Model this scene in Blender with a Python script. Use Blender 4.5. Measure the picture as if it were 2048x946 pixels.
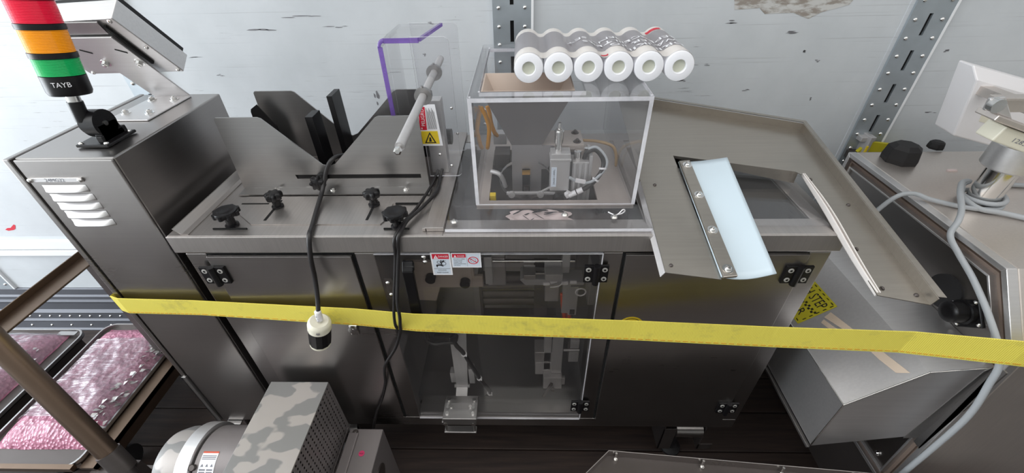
import bpy, math, random
from mathutils import Vector, Matrix, noise

# ------------------------------------------------------------------ camera, light, exposure
S = bpy.context.scene
COL = S.collection
for o in list(bpy.data.objects):
    bpy.data.objects.remove(o)

cd = bpy.data.cameras.new('camera')
cam = bpy.data.objects.new('camera', cd)
COL.objects.link(cam)
cd.sensor_width = 36.0
cd.sensor_fit = 'HORIZONTAL'
cd.lens = 36.0 * 847.43 / 2048.0
cd.clip_start = 0.02
right = Vector((0.9996188, 0.01964781, -0.01939646))
down = Vector((-0.0034175, -0.60908217, -0.79309976))
fwd = Vector((-0.02739671, 0.79286372, -0.60878284))
cam.matrix_world = Matrix(((right.x, -down.x, -fwd.x, 0.0), (right.y, -down.y, -fwd.y, 0.0),
                           (right.z, -down.z, -fwd.z, 1.6), (0, 0, 0, 1)))
S.camera = cam

S.view_settings.view_transform = 'Standard'
S.view_settings.look = 'None'
S.view_settings.gamma = 1.0
S.view_settings.use_curve_mapping = False
S.view_settings.exposure = 0.0

w = bpy.data.worlds.new('overcast sky')
S.world = w
w.use_nodes = True
w.node_tree.nodes['Background'].inputs[0].default_value = (0.80, 0.90, 1.0, 1)
w.node_tree.nodes['Background'].inputs[1].default_value = 2.5


def area(name, loc, rot, sx, sy, power, col=(1, 1, 1)):
    l = bpy.data.lights.new(name, 'AREA')
    l.shape = 'RECTANGLE'
    l.size, l.size_y = sx, sy
    l.energy = power
    l.color = col
    o = bpy.data.objects.new(name, l)
    o.location = loc
    o.rotation_euler = rot
    COL.objects.link(o)
    return o


# daylight: the open rear doors at the left end, and the translucent roof of the trailer
area('open_door_daylight', (-4.4, 0.1, 1.4), (0, math.radians(-90), 0), 2.5, 2.4, 105, (0.93, 0.97, 1.0))
area('roof_daylight', (-0.6, -0.05, 2.62), (0, 0, 0), 6.4, 1.9, 56, (1.0, 0.98, 0.96))


# ------------------------------------------------------------------ materials
def C(r, g, b):
    f = lambda c: c / 12.92 if c <= 0.04045 else ((c + 0.055) / 1.055) ** 2.4
    return (f(r / 255), f(g / 255), f(b / 255), 1)


def mat(name, col, rough=0.5, metal=0.0, **kw):
    m = bpy.data.materials.new(name)
    m.use_nodes = True
    b = m.node_tree.nodes['Principled BSDF']
    b.inputs['Base Color'].default_value = col
    b.inputs['Roughness'].default_value = rough
    b.inputs['Metallic'].default_value = metal
    for k, v in kw.items():
        b.inputs[k.replace('_', ' ')].default_value = v
    return m


def nd(m, t, **kw):
    n = m.node_tree.nodes.new(t)
    for k, v in kw.items():
        setattr(n, k, v)
    return n


def lk(m, a, b):
    m.node_tree.links.new(a, b)


def coords(m, scale=(1, 1, 1), rot=(0, 0, 0)):
    g = nd(m, 'ShaderNodeNewGeometry')
    mp = nd(m, 'ShaderNodeMapping')
    mp.inputs['Scale'].default_value = scale
    mp.inputs['Rotation'].default_value = rot
    lk(m, g.outputs['Position'], mp.inputs['Vector'])
    return mp.outputs['Vector']


def noise_out(m, vec, scale, detail=4, rough=0.5):
    n = nd(m, 'ShaderNodeTexNoise')
    n.inputs['Scale'].default_value = scale
    n.inputs['Detail'].default_value = detail
    n.inputs['Roughness'].default_value = rough
    lk(m, vec, n.inputs['Vector'])
    return n.outputs['Fac']


def ramp(m, fac, stops):
    r = nd(m, 'ShaderNodeValToRGB')
    e = r.color_ramp.elements
    while len(e) < len(stops):
        e.new(0.5)
    for i, (p, c) in enumerate(stops):
        e[i].position = p
        e[i].color = c if len(c) == 4 else (*c, 1)
    lk(m, fac, r.inputs['Fac'])
    return r.outputs['Color']


def mixc(m, fac, a, b, mode='MIX'):
    x = nd(m, 'ShaderNodeMix', data_type='RGBA', blend_type=mode)
    for sock, v in ((x.inputs[0], fac), (x.inputs[6], a), (x.inputs[7], b)):
        if hasattr(v, 'is_linked'):
            lk(m, v, sock)
        else:
            sock.default_value = v
    return x.outputs[2]


def bump(m, h, strength=0.2, dist=0.002):
    b = nd(m, 'ShaderNodeBump')
    b.inputs['Strength'].default_value = strength
    b.inputs['Distance'].default_value = dist
    lk(m, h, b.inputs['Height'])
    lk(m, b.outputs['Normal'], m.node_tree.nodes['Principled BSDF'].inputs['Normal'])


def steel(name, col, rough=0.3, grain=(3, 3, 160), smear=0.5, var=0.06, metal=0.92):
    m = mat(name, col, rough, metal)
    b = m.node_tree.nodes['Principled BSDF']
    v = coords(m, grain)
    g = noise_out(m, v, 3.0, 3)
    cl = noise_out(m, coords(m), 5.0, 4, 0.55)
    rr = ramp(m, cl, [(0.3, (rough - 0.02,) * 3), (0.7, (rough + 0.05,) * 3)])
    rg = mixc(m, 0.3, rr, ramp(m, g, [(0.3, (rough - 0.03,) * 3), (0.7, (rough + 0.03,) * 3)]))
    lk(m, rg, b.inputs['Roughness'])
    d = tuple(c * (1 - var) for c in col[:3]) + (1,)
    l = tuple(min(1, c * (1 + var)) for c in col[:3]) + (1,)
    lk(m, mixc(m, smear, ramp(m, cl, [(0.3, d), (0.7, l)]), ramp(m, g, [(0.3, d), (0.7, l)])), b.inputs['Base Color'])
    return m


M = {}
M['steel'] = steel('brushed steel', C(166, 164, 163), 0.30, (2, 2, 120))
M['steel_front'] = steel('satin sheet steel', C(168, 164, 162), 0.29, (2, 2, 90), 0.3, 0.06, 1.0)
M['steel_top'] = steel('table top steel', C(184, 179, 176), 0.36, (90, 2, 2), 0.4, 0.12)
M['steel_light'] = steel('pale sheet steel', C(222, 220, 220), 0.38, (2, 60, 60))
M['steel_tray'] = steel('rolled tray steel', C(172, 166, 158), 0.33, (2, 60, 20), 0.6, 0.06)
M['steel_warm'] = steel('warm console steel', C(220, 212, 206), 0.40, (60, 60, 2))
M['steel_hop'] = steel('hopper steel', C(112, 108, 108), 0.42, (2, 2, 60), metal=0.7)
M['steel_chute'] = steel('chute steel', C(150, 147, 148), 0.42, (2, 2, 60), metal=0.7)
M['plate_pale'] = steel('pale feeder plate', C(190, 180, 174), 0.5, (40, 2, 2), metal=0.4)
M['jaw_steel'] = steel('brown grey jaw plate', C(176, 162, 152), 0.5, (2, 2, 40), metal=0.3)
M['alu'] = steel('machined aluminium', C(196, 194, 194), 0.45, (40, 40, 2), metal=0.55)
M['chrome'] = mat('polished chrome', C(225, 224, 222), 0.12, 1.0)
M['post_steel'] = steel('galvanised post steel', C(172, 180, 186), 0.45, (6, 6, 10), 0.3, 0.15, 0.65)
M['rail_steel'] = steel('extruded base rail', C(92, 94, 101), 0.5, (2, 2, 60), 0.4, 0.1, 0.35)
M['dark_steel'] = steel('dark oily steel', C(92, 86, 84), 0.42, (3, 3, 40), metal=0.7)
M['bronze_tube'] = steel('brown bronze tube', C(112, 95, 82), 0.34, (10, 10, 2))
M['black'] = mat('black plastic', C(20, 19, 21), 0.32, Specular_IOR_Level=0.35)
M['rubber'] = mat('black rubber', C(26, 25, 27), 0.62)
M['zinc'] = mat('zinc screw', C(196, 194, 190), 0.45, 0.4)
M['hole_shade'] = mat('recess shade black', C(10, 10, 10), 0.9)  # near-black colour stands in for the shade inside slots, gaps and openings
M['white_plastic'] = mat('white enclosure plastic', C(232, 230, 232), 0.4)
M['white'] = mat('white print', C(238, 238, 242), 0.45)
M['label_blue'] = mat('pale blue label', C(214, 224, 236), 0.4)
M['red'] = mat('red print', C(206, 32, 56), 0.45)
M['ink'] = mat('black ink', C(30, 28, 34), 0.5)
M['grey_ink'] = mat('grey print', C(120, 122, 132), 0.5)
M['yellow'] = mat('yellow sticker', C(226, 196, 40), 0.5)
M['yellow2'] = mat('yellow sign', C(190, 180, 38), 0.5)
M['orange'] = mat('orange hose', C(206, 70, 30), 0.4)
M['amber_hose'] = mat('amber hose', C(232, 158, 12), 0.35)
M['beige'] = mat('beige tube', C(190, 160, 120), 0.4)
M['brass'] = mat('brass prongs', C(205, 165, 90), 0.25, 1.0)
M['cream'] = mat('cream plastic', C(228, 224, 206), 0.4)
M['grey_cable'] = mat('grey cable sheath', C(168, 172, 176), 0.42)
M['black_cable'] = mat('black cable sheath', C(34, 32, 33), 0.34)
M['paper'] = mat('crumpled paper', C(206, 190, 188), 0.8)
M['hop_in'] = mat('hopper steel warm reflection', C(216, 198, 184), 0.5)  # bare metal inside; its warm reflection is put into the colour
M['silicone'] = mat('milky silicone', C(206, 222, 232), 0.3)
M['white_rubber'] = mat('white rubber strip', C(226, 220, 216), 0.45)
M['pink_sticker'] = mat('pink sticker', C(214, 60, 110), 0.5)
M['core'] = mat('filter core', C(208, 210, 194), 0.6)
M['filter'] = mat('white filter foam', C(244, 245, 250), 0.55)
M['tape'] = mat('tape residue', C(196, 178, 160), 0.6)
M['gasket'] = mat('brown gasket', C(128, 112, 102), 0.5)
M['motor'] = mat('grey motor paint', C(132, 126, 126), 0.36, 0.35)


def lens(name, col):
    m = mat(name, col, 0.25, 0, Specular_IOR_Level=0.25)
    return m


M['lens_red'] = lens('red lens', C(238, 18, 62))
M['lens_amber'] = lens('amber lens', C(255, 160, 8))
M['lens_green'] = lens('green lens', C(10, 178, 96))


def clear(name, tint, haze=0.05, hazecol=(0.85, 0.85, 0.9, 1), gloss=0.03, pw=4.0):
    m = bpy.data.materials.new(name)
    m.use_nodes = True
    nt = m.node_tree
    nt.nodes.remove(nt.nodes['Principled BSDF'])
    out = nt.nodes['Material Output']
    tr = nd(m, 'ShaderNodeBsdfTransparent')
    tr.inputs[0].default_value = tint
    df = nd(m, 'ShaderNodeBsdfDiffuse')
    df.inputs[0].default_value = hazecol
    gl = nd(m, 'ShaderNodeBsdfGlossy')
    gl.inputs['Roughness'].default_value = 0.03
    m1 = nd(m, 'ShaderNodeMixShader')
    n = noise_out(m, coords(m, (1, 1, 1)), 9.0, 5, 0.6)
    mm = nd(m, 'ShaderNodeMath', operation='MULTIPLY')
    mm.inputs[1].default_value = haze * 2
    lk(m, n, mm.inputs[0])
    lk(m, mm.outputs[0], m1.inputs[0])
    lk(m, tr.outputs[0], m1.inputs[1])
    lk(m, df.outputs[0], m1.inputs[2])
    lw = nd(m, 'ShaderNodeLayerWeight')
    lw.inputs['Blend'].default_value = 0.5
    p = nd(m, 'ShaderNodeMath', operation='POWER')
    p.inputs[1].default_value = pw
    lk(m, lw.outputs['Facing'], p.inputs[0])
    a = nd(m, 'ShaderNodeMath', operation='MULTIPLY_ADD')
    a.inputs[1].default_value = 0.85
    a.inputs[2].default_value = gloss
    lk(m, p.outputs[0], a.inputs[0])
    m2 = nd(m, 'ShaderNodeMixShader')
    lk(m, a.outputs[0], m2.inputs[0])
    lk(m, m1.outputs[0], m2.inputs[1])
    lk(m, gl.outputs[0], m2.inputs[2])
    lk(m, m2.outputs[0], out.inputs['Surface'])
    return m


M['acrylic'] = clear('clear acrylic', (0.965, 0.965, 0.97, 1), 0.028, (0.85, 0.84, 0.86, 1))
M['acrylic_door'] = clear('door acrylic', (0.98, 0.975, 0.97, 1), 0.008)
M['acrylic_edge'] = clear('acrylic cut edge', (0.88, 0.88, 0.92, 1), 0.60, (0.96, 0.96, 1, 1))
M['purple_edge'] = clear('purple film on acrylic edge', (0.62, 0.48, 0.82, 1), 0.32, C(150, 120, 205))
M['film'] = clear('stretch film', (0.93, 0.92, 0.93, 1), 0.30, C(138, 122, 134), 0.07, 3.0)
M['wrap_grey'] = mat('printed wrap grey', C(150, 146, 150), 0.28, Alpha=0.86)
M['wrap_cream'] = mat('printed wrap cream', C(240, 234, 228), 0.28, Alpha=0.75)


def film_bump(m):
    for n in m.node_tree.nodes:
        if n.type == 'BSDF_GLOSSY':
            g = n
    b = nd(m, 'ShaderNodeBump')
    b.inputs['Strength'].default_value = 0.9
    b.inputs['Distance'].default_value = 0.007
    v = coords(m, (4, 34, 8), (0, 0, 0.2))
    lk(m, noise_out(m, v, 3.0, 4, 0.6), b.inputs['Height'])
    lk(m, b.outputs[0], g.inputs['Normal'])
    g.inputs['Roughness'].default_value = 0.08


film_bump(M['film'])

# painted trailer wall with scrapes and scuffs
m = M['wall'] = mat('white painted trailer wall', C(206, 212, 218), 0.42)
b = m.node_tree.nodes['Principled BSDF']
base = ramp(m, noise_out(m, coords(m, (1, 1, 1)), 2.2, 6, 0.6),
            [(0.3, C(190, 195, 199)), (0.7, C(211, 215, 219))])
st = noise_out(m, coords(m, (2.6, 2.6, 60)), 3.5, 6, 0.65)
spot = noise_out(m, coords(m, (1, 1, 1.6)), 9.0, 6, 0.7)
brk = noise_out(m, coords(m, (1, 1, 1)), 4.0, 2)
mk = mixc(m, 1.0, ramp(m, st, [(0.64, (0, 0, 0)), (0.70, (.8, .8, .8))]), ramp(m, brk, [(0.52, (0, 0, 0)), (0.62, (1, 1, 1))]), 'MULTIPLY')
fine = noise_out(m, coords(m, (0.7, 0.7, 95)), 2.6, 3, 0.6)
base = mixc(m, ramp(m, fine, [(0.64, (0, 0, 0)), (0.70, (.45, .45, .45))]), base, C(150, 152, 156))
c1 = mixc(m, mk, base, C(128, 130, 134))
sp = ramp(m, spot, [(0.71, (0, 0, 0)), (0.75, (.8, .8, .8))])
c2 = mixc(m, sp, c1, C(110, 110, 114))
lk(m, c2, b.inputs['Base Color'])
bump(m, st, 0.05, 0.001)

M['scuff'] = mat('dark scuff', C(118, 118, 122), 0.6)
M['peel'] = mat('bare peeled patch', C(158, 150, 142), 0.7)
lk(M['peel'], ramp(M['peel'], noise_out(M['peel'], coords(M['peel'], (1, 1, 3)), 22.0, 4, 0.6), [(0.42, C(146, 138, 130)), (0.56, C(196, 196, 194))]), M['peel'].node_tree.nodes['Principled BSDF'].inputs['Base Color'])
M['trim_white'] = mat('white trim', C(236, 238, 240), 0.35)
M['front_wall'] = mat('opposite wall paint', C(205, 205, 203), 0.6)
M['roof'] = mat('roof skin', C(224, 224, 220), 0.7)

m = M['plank'] = mat('dark floor boards', C(50, 38, 34), 0.65)
b = m.node_tree.nodes['Principled BSDF']
lk(m, ramp(m, noise_out(m, coords(m, (2, 30, 30)), 2.0, 5, 0.6), [(0.3, C(34, 26, 24)), (0.7, C(62, 48, 42))]), b.inputs['Base Color'])

# yellow webbing
m = M['webbing'] = mat('yellow webbing', C(226, 208, 58), 0.6)
b = m.node_tree.nodes['Principled BSDF']
wv = nd(m, 'ShaderNodeTexWave', wave_type='BANDS', bands_direction='X')
wv.inputs['Scale'].default_value = 100.0
wv.inputs['Distortion'].default_value = 0.6
lk(m, coords(m), wv.inputs['Vector'])
dirt = ramp(m, noise_out(m, coords(m), 11.0, 6, 0.7), [(0.55, (0, 0, 0)), (0.78, (0.7, 0.7, 0.7))])
yc = mixc(m, wv.outputs['Fac'], C(224, 206, 72), C(246, 234, 112))
lk(m, mixc(m, dirt, yc, C(156, 146, 84)), b.inputs['Base Color'])
bump(m, wv.outputs['Fac'], 0.3, 0.0006)
M['stitch'] = mat('orange edge stitch', C(214, 150, 40), 0.6)

# pink bubble wrap
m = M['bubble'] = mat('pink bubble wrap', C(186, 112, 140), 0.2, 0, Coat_Weight=0.25)
b = m.node_tree.nodes['Principled BSDF']
vo = nd(m, 'ShaderNodeTexVoronoi')
vo.inputs['Scale'].default_value = 85.0
lk(m, coords(m), vo.inputs['Vector'])
bump(m, vo.outputs['Distance'], 0.9, 0.006)
lk(m, ramp(m, noise_out(m, coords(m), 14, 5, 0.7), [(0.3, C(150, 84, 110)), (0.72, C(204, 134, 160))]), b.inputs['Base Color'])

# motor guard with flaking film
m = M['patchy'] = mat('patchy grey sheet', C(150, 148, 146), 0.5, 0.4)
b = m.node_tree.nodes['Principled BSDF']
pn = noise_out(m, coords(m, (1, 1.6, 1), (0, 0, .5)), 14.0, 2, 0.35)
lk(m, ramp(m, pn, [(0.49, C(134, 133, 132)), (0.525, C(170, 164, 160))]), b.inputs['Base Color'])

# ------------------------------------------------------------------ mesh builder
WL = {}      # world location of every object made here


class MB:
    def __init__(s):
        s.v, s.f, s.m, s.sm = [], [], [], []

    def add(s, vs, fs, m=0, smooth=False):
        k = len(s.v)
        s.v += [Vector(v) for v in vs]
        for f in fs:
            s.f.append([i + k for i in f])
            s.m.append(m)
            s.sm.append(smooth)
        return s

    def box(s, x0, x1, y0, y1, z0, z1, m=0):
        x0, x1 = min(x0, x1), max(x0, x1)
        y0, y1 = min(y0, y1), max(y0, y1)
        z0, z1 = min(z0, z1), max(z0, z1)
        return s.add([(x0, y0, z0), (x1, y0, z0), (x1, y1, z0), (x0, y1, z0), (x0, y0, z1), (x1, y0, z1), (x1, y1, z1), (x0, y1, z1)],
                     [(0, 3, 2, 1), (4, 5, 6, 7), (0, 1, 5, 4), (1, 2, 6, 5), (2, 3, 7, 6), (3, 0, 4, 7)], m)

    def frame(s, o, ex, ey, ez, sx, sy, sz, m=0):
        """box with corner o and edge vectors"""
        o, a, b_, c = Vector(o), Vector(ex) * sx, Vector(ey) * sy, Vector(ez) * sz
        return s.add([o, o + a, o + a + b_, o + b_, o + c, o + a + c, o + a + b_ + c, o + b_ + c],
                     [(0, 3, 2, 1), (4, 5, 6, 7), (0, 1, 5, 4), (1, 2, 6, 5), (2, 3, 7, 6), (3, 0, 4, 7)], m)

    def prism(s, pts, ext, m=0, mside=None):
        pts = [Vector(p) for p in pts]
        e = Vector(ext)
        n = len(pts)
        s.add(pts + [p + e for p in pts], [tuple(range(n - 1, -1, -1)), tuple(range(n, 2 * n))], m)
        k = len(s.v) - 2 * n
        for i in range(n):
            j = (i + 1) % n
            s.f.append([k + i, k + j, k + n + j, k + n + i])
            s.m.append(m if mside is None else mside)
            s.sm.append(False)
        return s

    def cyl(s, p0, p1, r0, r1=None, seg=20, m=0, caps=True, smooth=True):
        p0, p1 = Vector(p0), Vector(p1)
        return s.lathe(p0, p1 - p0, [(r0, 0), (r0 if r1 is None else r1, (p1 - p0).length)], seg, m, caps, smooth)

    def lathe(s, o, axis, prof, seg=20, m=0, caps=True, smooth=True, ph=0.0):
        o, a = Vector(o), Vector(axis).normalized()
        t = Vector((0, 0, 1)) if abs(a.z) < 0.9 else Vector((1, 0, 0))
        u = a.cross(t).normalized()
        v = a.cross(u)
        def ring(r, h):
            return [o + a * h + (u * math.cos(2 * math.pi * i / seg + ph) + v * math.sin(2 * math.pi * i / seg + ph)) * r for i in range(seg)]
        ang = [math.atan2(prof[k + 1][1] - prof[k][1], prof[k + 1][0] - prof[k][0]) for k in range(len(prof) - 1)]
        k = 0
        while k < len(prof) - 1:
            e = k + 1
            while e < len(prof) - 1 and abs((ang[e] - ang[e - 1] + math.pi) % (2 * math.pi) - math.pi) < 0.75:
                e += 1
            vs = [q for j in range(k, e + 1) for q in ring(*prof[j])]
            fs = [(j * seg + i, j * seg + (i + 1) % seg, (j + 1) * seg + (i + 1) % seg, (j + 1) * seg + i) for j in range(e - k) for i in range(seg)]
            s.add(vs, fs, m, smooth)
            k = e
        if caps:
            s.add(ring(*prof[0]), [tuple(range(seg - 1, -1, -1))], m)
            s.add(ring(*prof[-1]), [tuple(range(seg))], m)
        return s

    def tube(s, pts, r, seg=8, m=0, sub=6, rf=None):
        P = [Vector(p) for p in pts]
        Q = []
        for i in range(len(P) - 1):
            a, b_, c, d = P[max(i - 1, 0)], P[i], P[i + 1], P[min(i + 2, len(P) - 1)]
            for k in range(sub):
                t = k / sub
                Q.append(0.5 * ((2 * b_) + (c - a) * t + (2 * a - 5 * b_ + 4 * c - d) * t * t + (3 * b_ - a - 3 * c + d) * t ** 3))
        Q.append(P[-1])
        vs = []
        u = None
        for i, q in enumerate(Q):
            d = (Q[min(i + 1, len(Q) - 1)] - Q[max(i - 1, 0)]).normalized()
            if u is None:
                u = d.cross(Vector((0.3, 0.2, 1))).normalized()
            u = (u - d * u.dot(d)).normalized()
            v = d.cross(u)
            rr = r if rf is None else r * rf(i / len(Q))
            vs += [q + (u * math.cos(2 * math.pi * j / seg) + v * math.sin(2 * math.pi * j / seg)) * rr for j in range(seg)]
        fs = []
        for i in range(len(Q) - 1):
            for j in range(seg):
                k = (j + 1) % seg
                fs.append((i * seg + j, i * seg + k, (i + 1) * seg + k, (i + 1) * seg + j))
        fs.append(tuple(range(seg - 1, -1, -1)))
        fs.append(tuple((len(Q) - 1) * seg + j for j in range(seg)))
        return s.add(vs, fs, m, True)

    def sheet(s, fn, nu, nv, th=None, m=0, smooth=True):
        """grid surface fn(u,v) in 0..1; optional thickness vector"""
        vs = [Vector(fn(i / nu, j / nv)) for j in range(nv + 1) for i in range(nu + 1)]
        q = lambda i, j: j * (nu + 1) + i
        fs = [(q(i, j), q(i + 1, j), q(i + 1, j + 1), q(i, j + 1)) for j in range(nv) for i in range(nu)]
        if th is None:
            return s.add(vs, fs, m, smooth)
        t = Vector(th)
        n = len(vs)
        rim = [q(i, 0) for i in range(nu + 1)] + [q(nu, j) for j in range(1, nv + 1)] + [q(i, nv) for i in range(nu - 1, -1, -1)] + [q(0, j) for j in range(nv - 1, 0, -1)]
        s.add(vs + [p + t for p in vs], fs + [tuple(n + i for i in reversed(f)) for f in fs], m, smooth)
        k = len(s.v) - 2 * n
        for a in range(len(rim)):
            b_ = (a + 1) % len(rim)
            s.f.append([k + rim[a], k + n + rim[a], k + n + rim[b_], k + rim[b_]])
            s.m.append(m)
            s.sm.append(False)
        return s

    def text(s, txt, o, ex, ey, h, m=0, width=None, fn=None):
        vs, fs = text_mesh(txt)
        xs = [v[0] for v in vs]
        ys = [v[1] for v in vs]
        k = h / 0.70
        kx = k if width is None else width / (max(xs) - min(xs))
        o, ex, ey = Vector(o), Vector(ex), Vector(ey)
        pts = [o + ex * ((v[0] - min(xs)) * kx) + ey * (v[1] * k) for v in vs]
        if fn:
            pts = [fn(p) for p in pts]
        return s.add(pts, fs, m)

    def pieces(s):
        """loose pieces, those whose boxes touch kept together"""
        n = len(s.v)
        par = list(range(n))

        def find(a):
            while par[a] != a:
                par[a] = par[par[a]]
                a = par[a]
            return a
        for f in s.f:
            for i in f[1:]:
                par[find(i)] = find(f[0])
        bx = {}
        for i, v in enumerate(s.v):
            r = find(i)
            b = bx.setdefault(r, [v.copy(), v.copy()])
            for k in range(3):
                b[0][k] = min(b[0][k], v[k])
                b[1][k] = max(b[1][k], v[k])
        groups = [[{r}, b[0], b[1]] for r, b in bx.items()]
        e = 0.0004
        ch = True
        while ch:
            ch = False
            for i in range(len(groups)):
                for j in range(len(groups) - 1, i, -1):
                    a, b = groups[i], groups[j]
                    if all(a[1][k] <= b[2][k] + e and b[1][k] <= a[2][k] + e for k in range(3)):
                        a[0] |= b[0]
                        for k in range(3):
                            a[1][k] = min(a[1][k], b[1][k])
                            a[2][k] = max(a[2][k], b[2][k])
                        groups.pop(j)
                        ch = True
        out = []
        for g in groups:
            m = MB()
            mp = {}
            for f, mi, sm in zip(s.f, s.m, s.sm):
                if find(f[0]) in g[0]:
                    q = []
                    for i in f:
                        if i not in mp:
                            mp[i] = len(m.v)
                            m.v.append(s.v[i])
                        q.append(mp[i])
                    m.f.append(q)
                    m.m.append(mi)
                    m.sm.append(sm)
            out.append(m)
        return out

    def each(s, name, mats, parent=None, bevel=0.0):
        """every loose piece becomes an object of its own"""
        return [p.build(name, mats, parent, bevel) for p in s.pieces()]

    def build(s, name, mats, parent=None, bevel=0.0, loc=None, segs=2):
        if not isinstance(mats, (list, tuple)):
            mats = [mats]
        lo = Vector((min(v.x for v in s.v), min(v.y for v in s.v), min(v.z for v in s.v)))
        hi = Vector((max(v.x for v in s.v), max(v.y for v in s.v), max(v.z for v in s.v)))
        c = Vector(loc) if loc else Vector(((lo.x + hi.x) / 2, (lo.y + hi.y) / 2, lo.z))
        me = bpy.data.meshes.new(name)
        me.from_pydata([v - c for v in s.v], [], s.f)
        for q in mats:
            me.materials.append(M[q])
        me.polygons.foreach_set('material_index', s.m)
        me.polygons.foreach_set('use_smooth', s.sm)
        me.update()
        o = bpy.data.objects.new(name, me)
        COL.objects.link(o)
        WL[o] = c
        if parent:
            o.parent = parent
            o.location = c - WL[parent]
        else:
            o.location = c
        if bevel:
            b_ = o.modifiers.new('bevel', 'BEVEL')
            b_.width = bevel
            b_.segments = segs
            b_.limit_method = 'ANGLE'
            b_.angle_limit = math.radians(50)
        return o


TXT = {}


def text_mesh(t):
    if t in TXT:
        return TXT[t]
    cu = bpy.data.curves.new('t', 'FONT')
    cu.body = t
    cu.resolution_u = 2
    o = bpy.data.objects.new('t', cu)
    COL.objects.link(o)
    dg = bpy.context.evaluated_depsgraph_get()
    me = bpy.data.meshes.new_from_object(o.evaluated_get(dg))
    TXT[t] = ([tuple(v.co) for v in me.vertices], [tuple(p.vertices) for p in me.polygons])
    bpy.data.objects.remove(o)
    bpy.data.meshes.remove(me)
    return TXT[t]


def tag(o, label=None, cat=None, group=None, kind=None):
    if label:
        o['label'] = label
    if cat:
        o['category'] = cat
    if group:
        o['group'] = group
    if kind:
        o['kind'] = kind
    return o


def thing(name, label, cat, loc, group=None):
    o = bpy.data.objects.new(name, None)
    o.empty_display_size = 0.05
    COL.objects.link(o)
    o.location = loc
    WL[o] = Vector(loc)
    return tag(o, label, cat, group)


def dup(src, off, parent=None):
    """copy of an object (shared mesh) moved by a world offset, children copied too"""
    c = src.copy()
    COL.objects.link(c)
    p = parent if parent else src.parent
    WL[c] = WL[src] + Vector(off)
    c.parent = p
    c.location = WL[c] - (WL[p] if p else Vector())
    for ch in list(src.children):
        k = ch.copy()
        COL.objects.link(k)
        WL[k] = WL[ch] + Vector(off)
        k.parent = c
    return c


X, Y, Z = Vector((1, 0, 0)), Vector((0, 1, 0)), Vector((0, 0, 1))
V = Vector
rnd = random.Random(5)

# ------------------------------------------------------------------ the trailer
WY = 1.38
f = MB().box(-4.4, 3.2, -1.1, WY + 0.03, -0.08, -0.012).build('floor', 'hole_shade')
tag(f, kind='structure')
p0 = MB().box(-4.4, 3.2, -1.098, -0.945, -0.012, 0).build('plank', 'plank', f, 0.003)
for i in range(1, 16):
    dup(p0, (0, 0.156 * i, 0))

wb = MB().box(-4.4, 3.2, WY, WY + 0.03, 0, 2.75).build('wall_back', 'wall')
tag(wb, kind='structure')
mb = MB()
for (x, z, sx, sz) in [(-0.482, 1.115, .012, .034), (-0.36, 1.105, .01, .03), (-0.80, 1.33, .05, .006), (-0.42, 1.20, .03, .004),
                       (-.27, 1.34, .016, .008), (-.31, 1.255, .01, .01), (.86, 1.245, .012, .010), (.91, 1.215, .014, .008), (.42, 1.29, .05, .003),
                       (.50, 1.16, .03, .006), (.72, 1.13, .02, .004), (.62, 1.33, .03, .006), (.93, 1.10, .007, .008), (.78, 1.30, .04, .005), (.55, 1.21, .03, .004),
                       (1.28, 1.24, .012, .007), (1.33, 1.05, .03, .004), (1.42, 1.07, .04, .004), (1.25, .93, .03, .005),
                       (-.55, 1.335, .04, .004), (-1.02, 1.255, .04, .003), (-.97, 1.20, .02, .004), (-.65, 1.365, .06, .004), (-1.35, 1.30, .03, .005)]:
    for q in range(3):
        n = 9
        sz *= .9
        ox, oz = rnd.uniform(-.8, .8) * sx, rnd.uniform(-.8, .8) * sz
        k = rnd.uniform(.25, .6)
        mb.prism([(x + ox + sx * k * math.cos(a * 6.283 / n) * rnd.uniform(.4, 1.1), WY - 0.0006, z + oz + sz * k * math.sin(a * 6.283 / n) * rnd.uniform(.4, 1.1)) for a in range(n)], (0, 0.001, 0))
tag(mb.build('scuff_marks', 'scuff', wb), kind='stuff')
pl = [(.60, 1.395), (.61, 1.362), (.68, 1.366), (.70, 1.35), (.78, 1.352), (.83, 1.335), (.86, 1.352), (.90, 1.362), (.93, 1.37), (.945, 1.40), (.80, 1.42), (.66, 1.42)]
MB().prism([(x, WY - 0.0008, z) for x, z in pl], (0, 0.001, 0)).build('peeled_patch', 'peel', wb)

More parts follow.
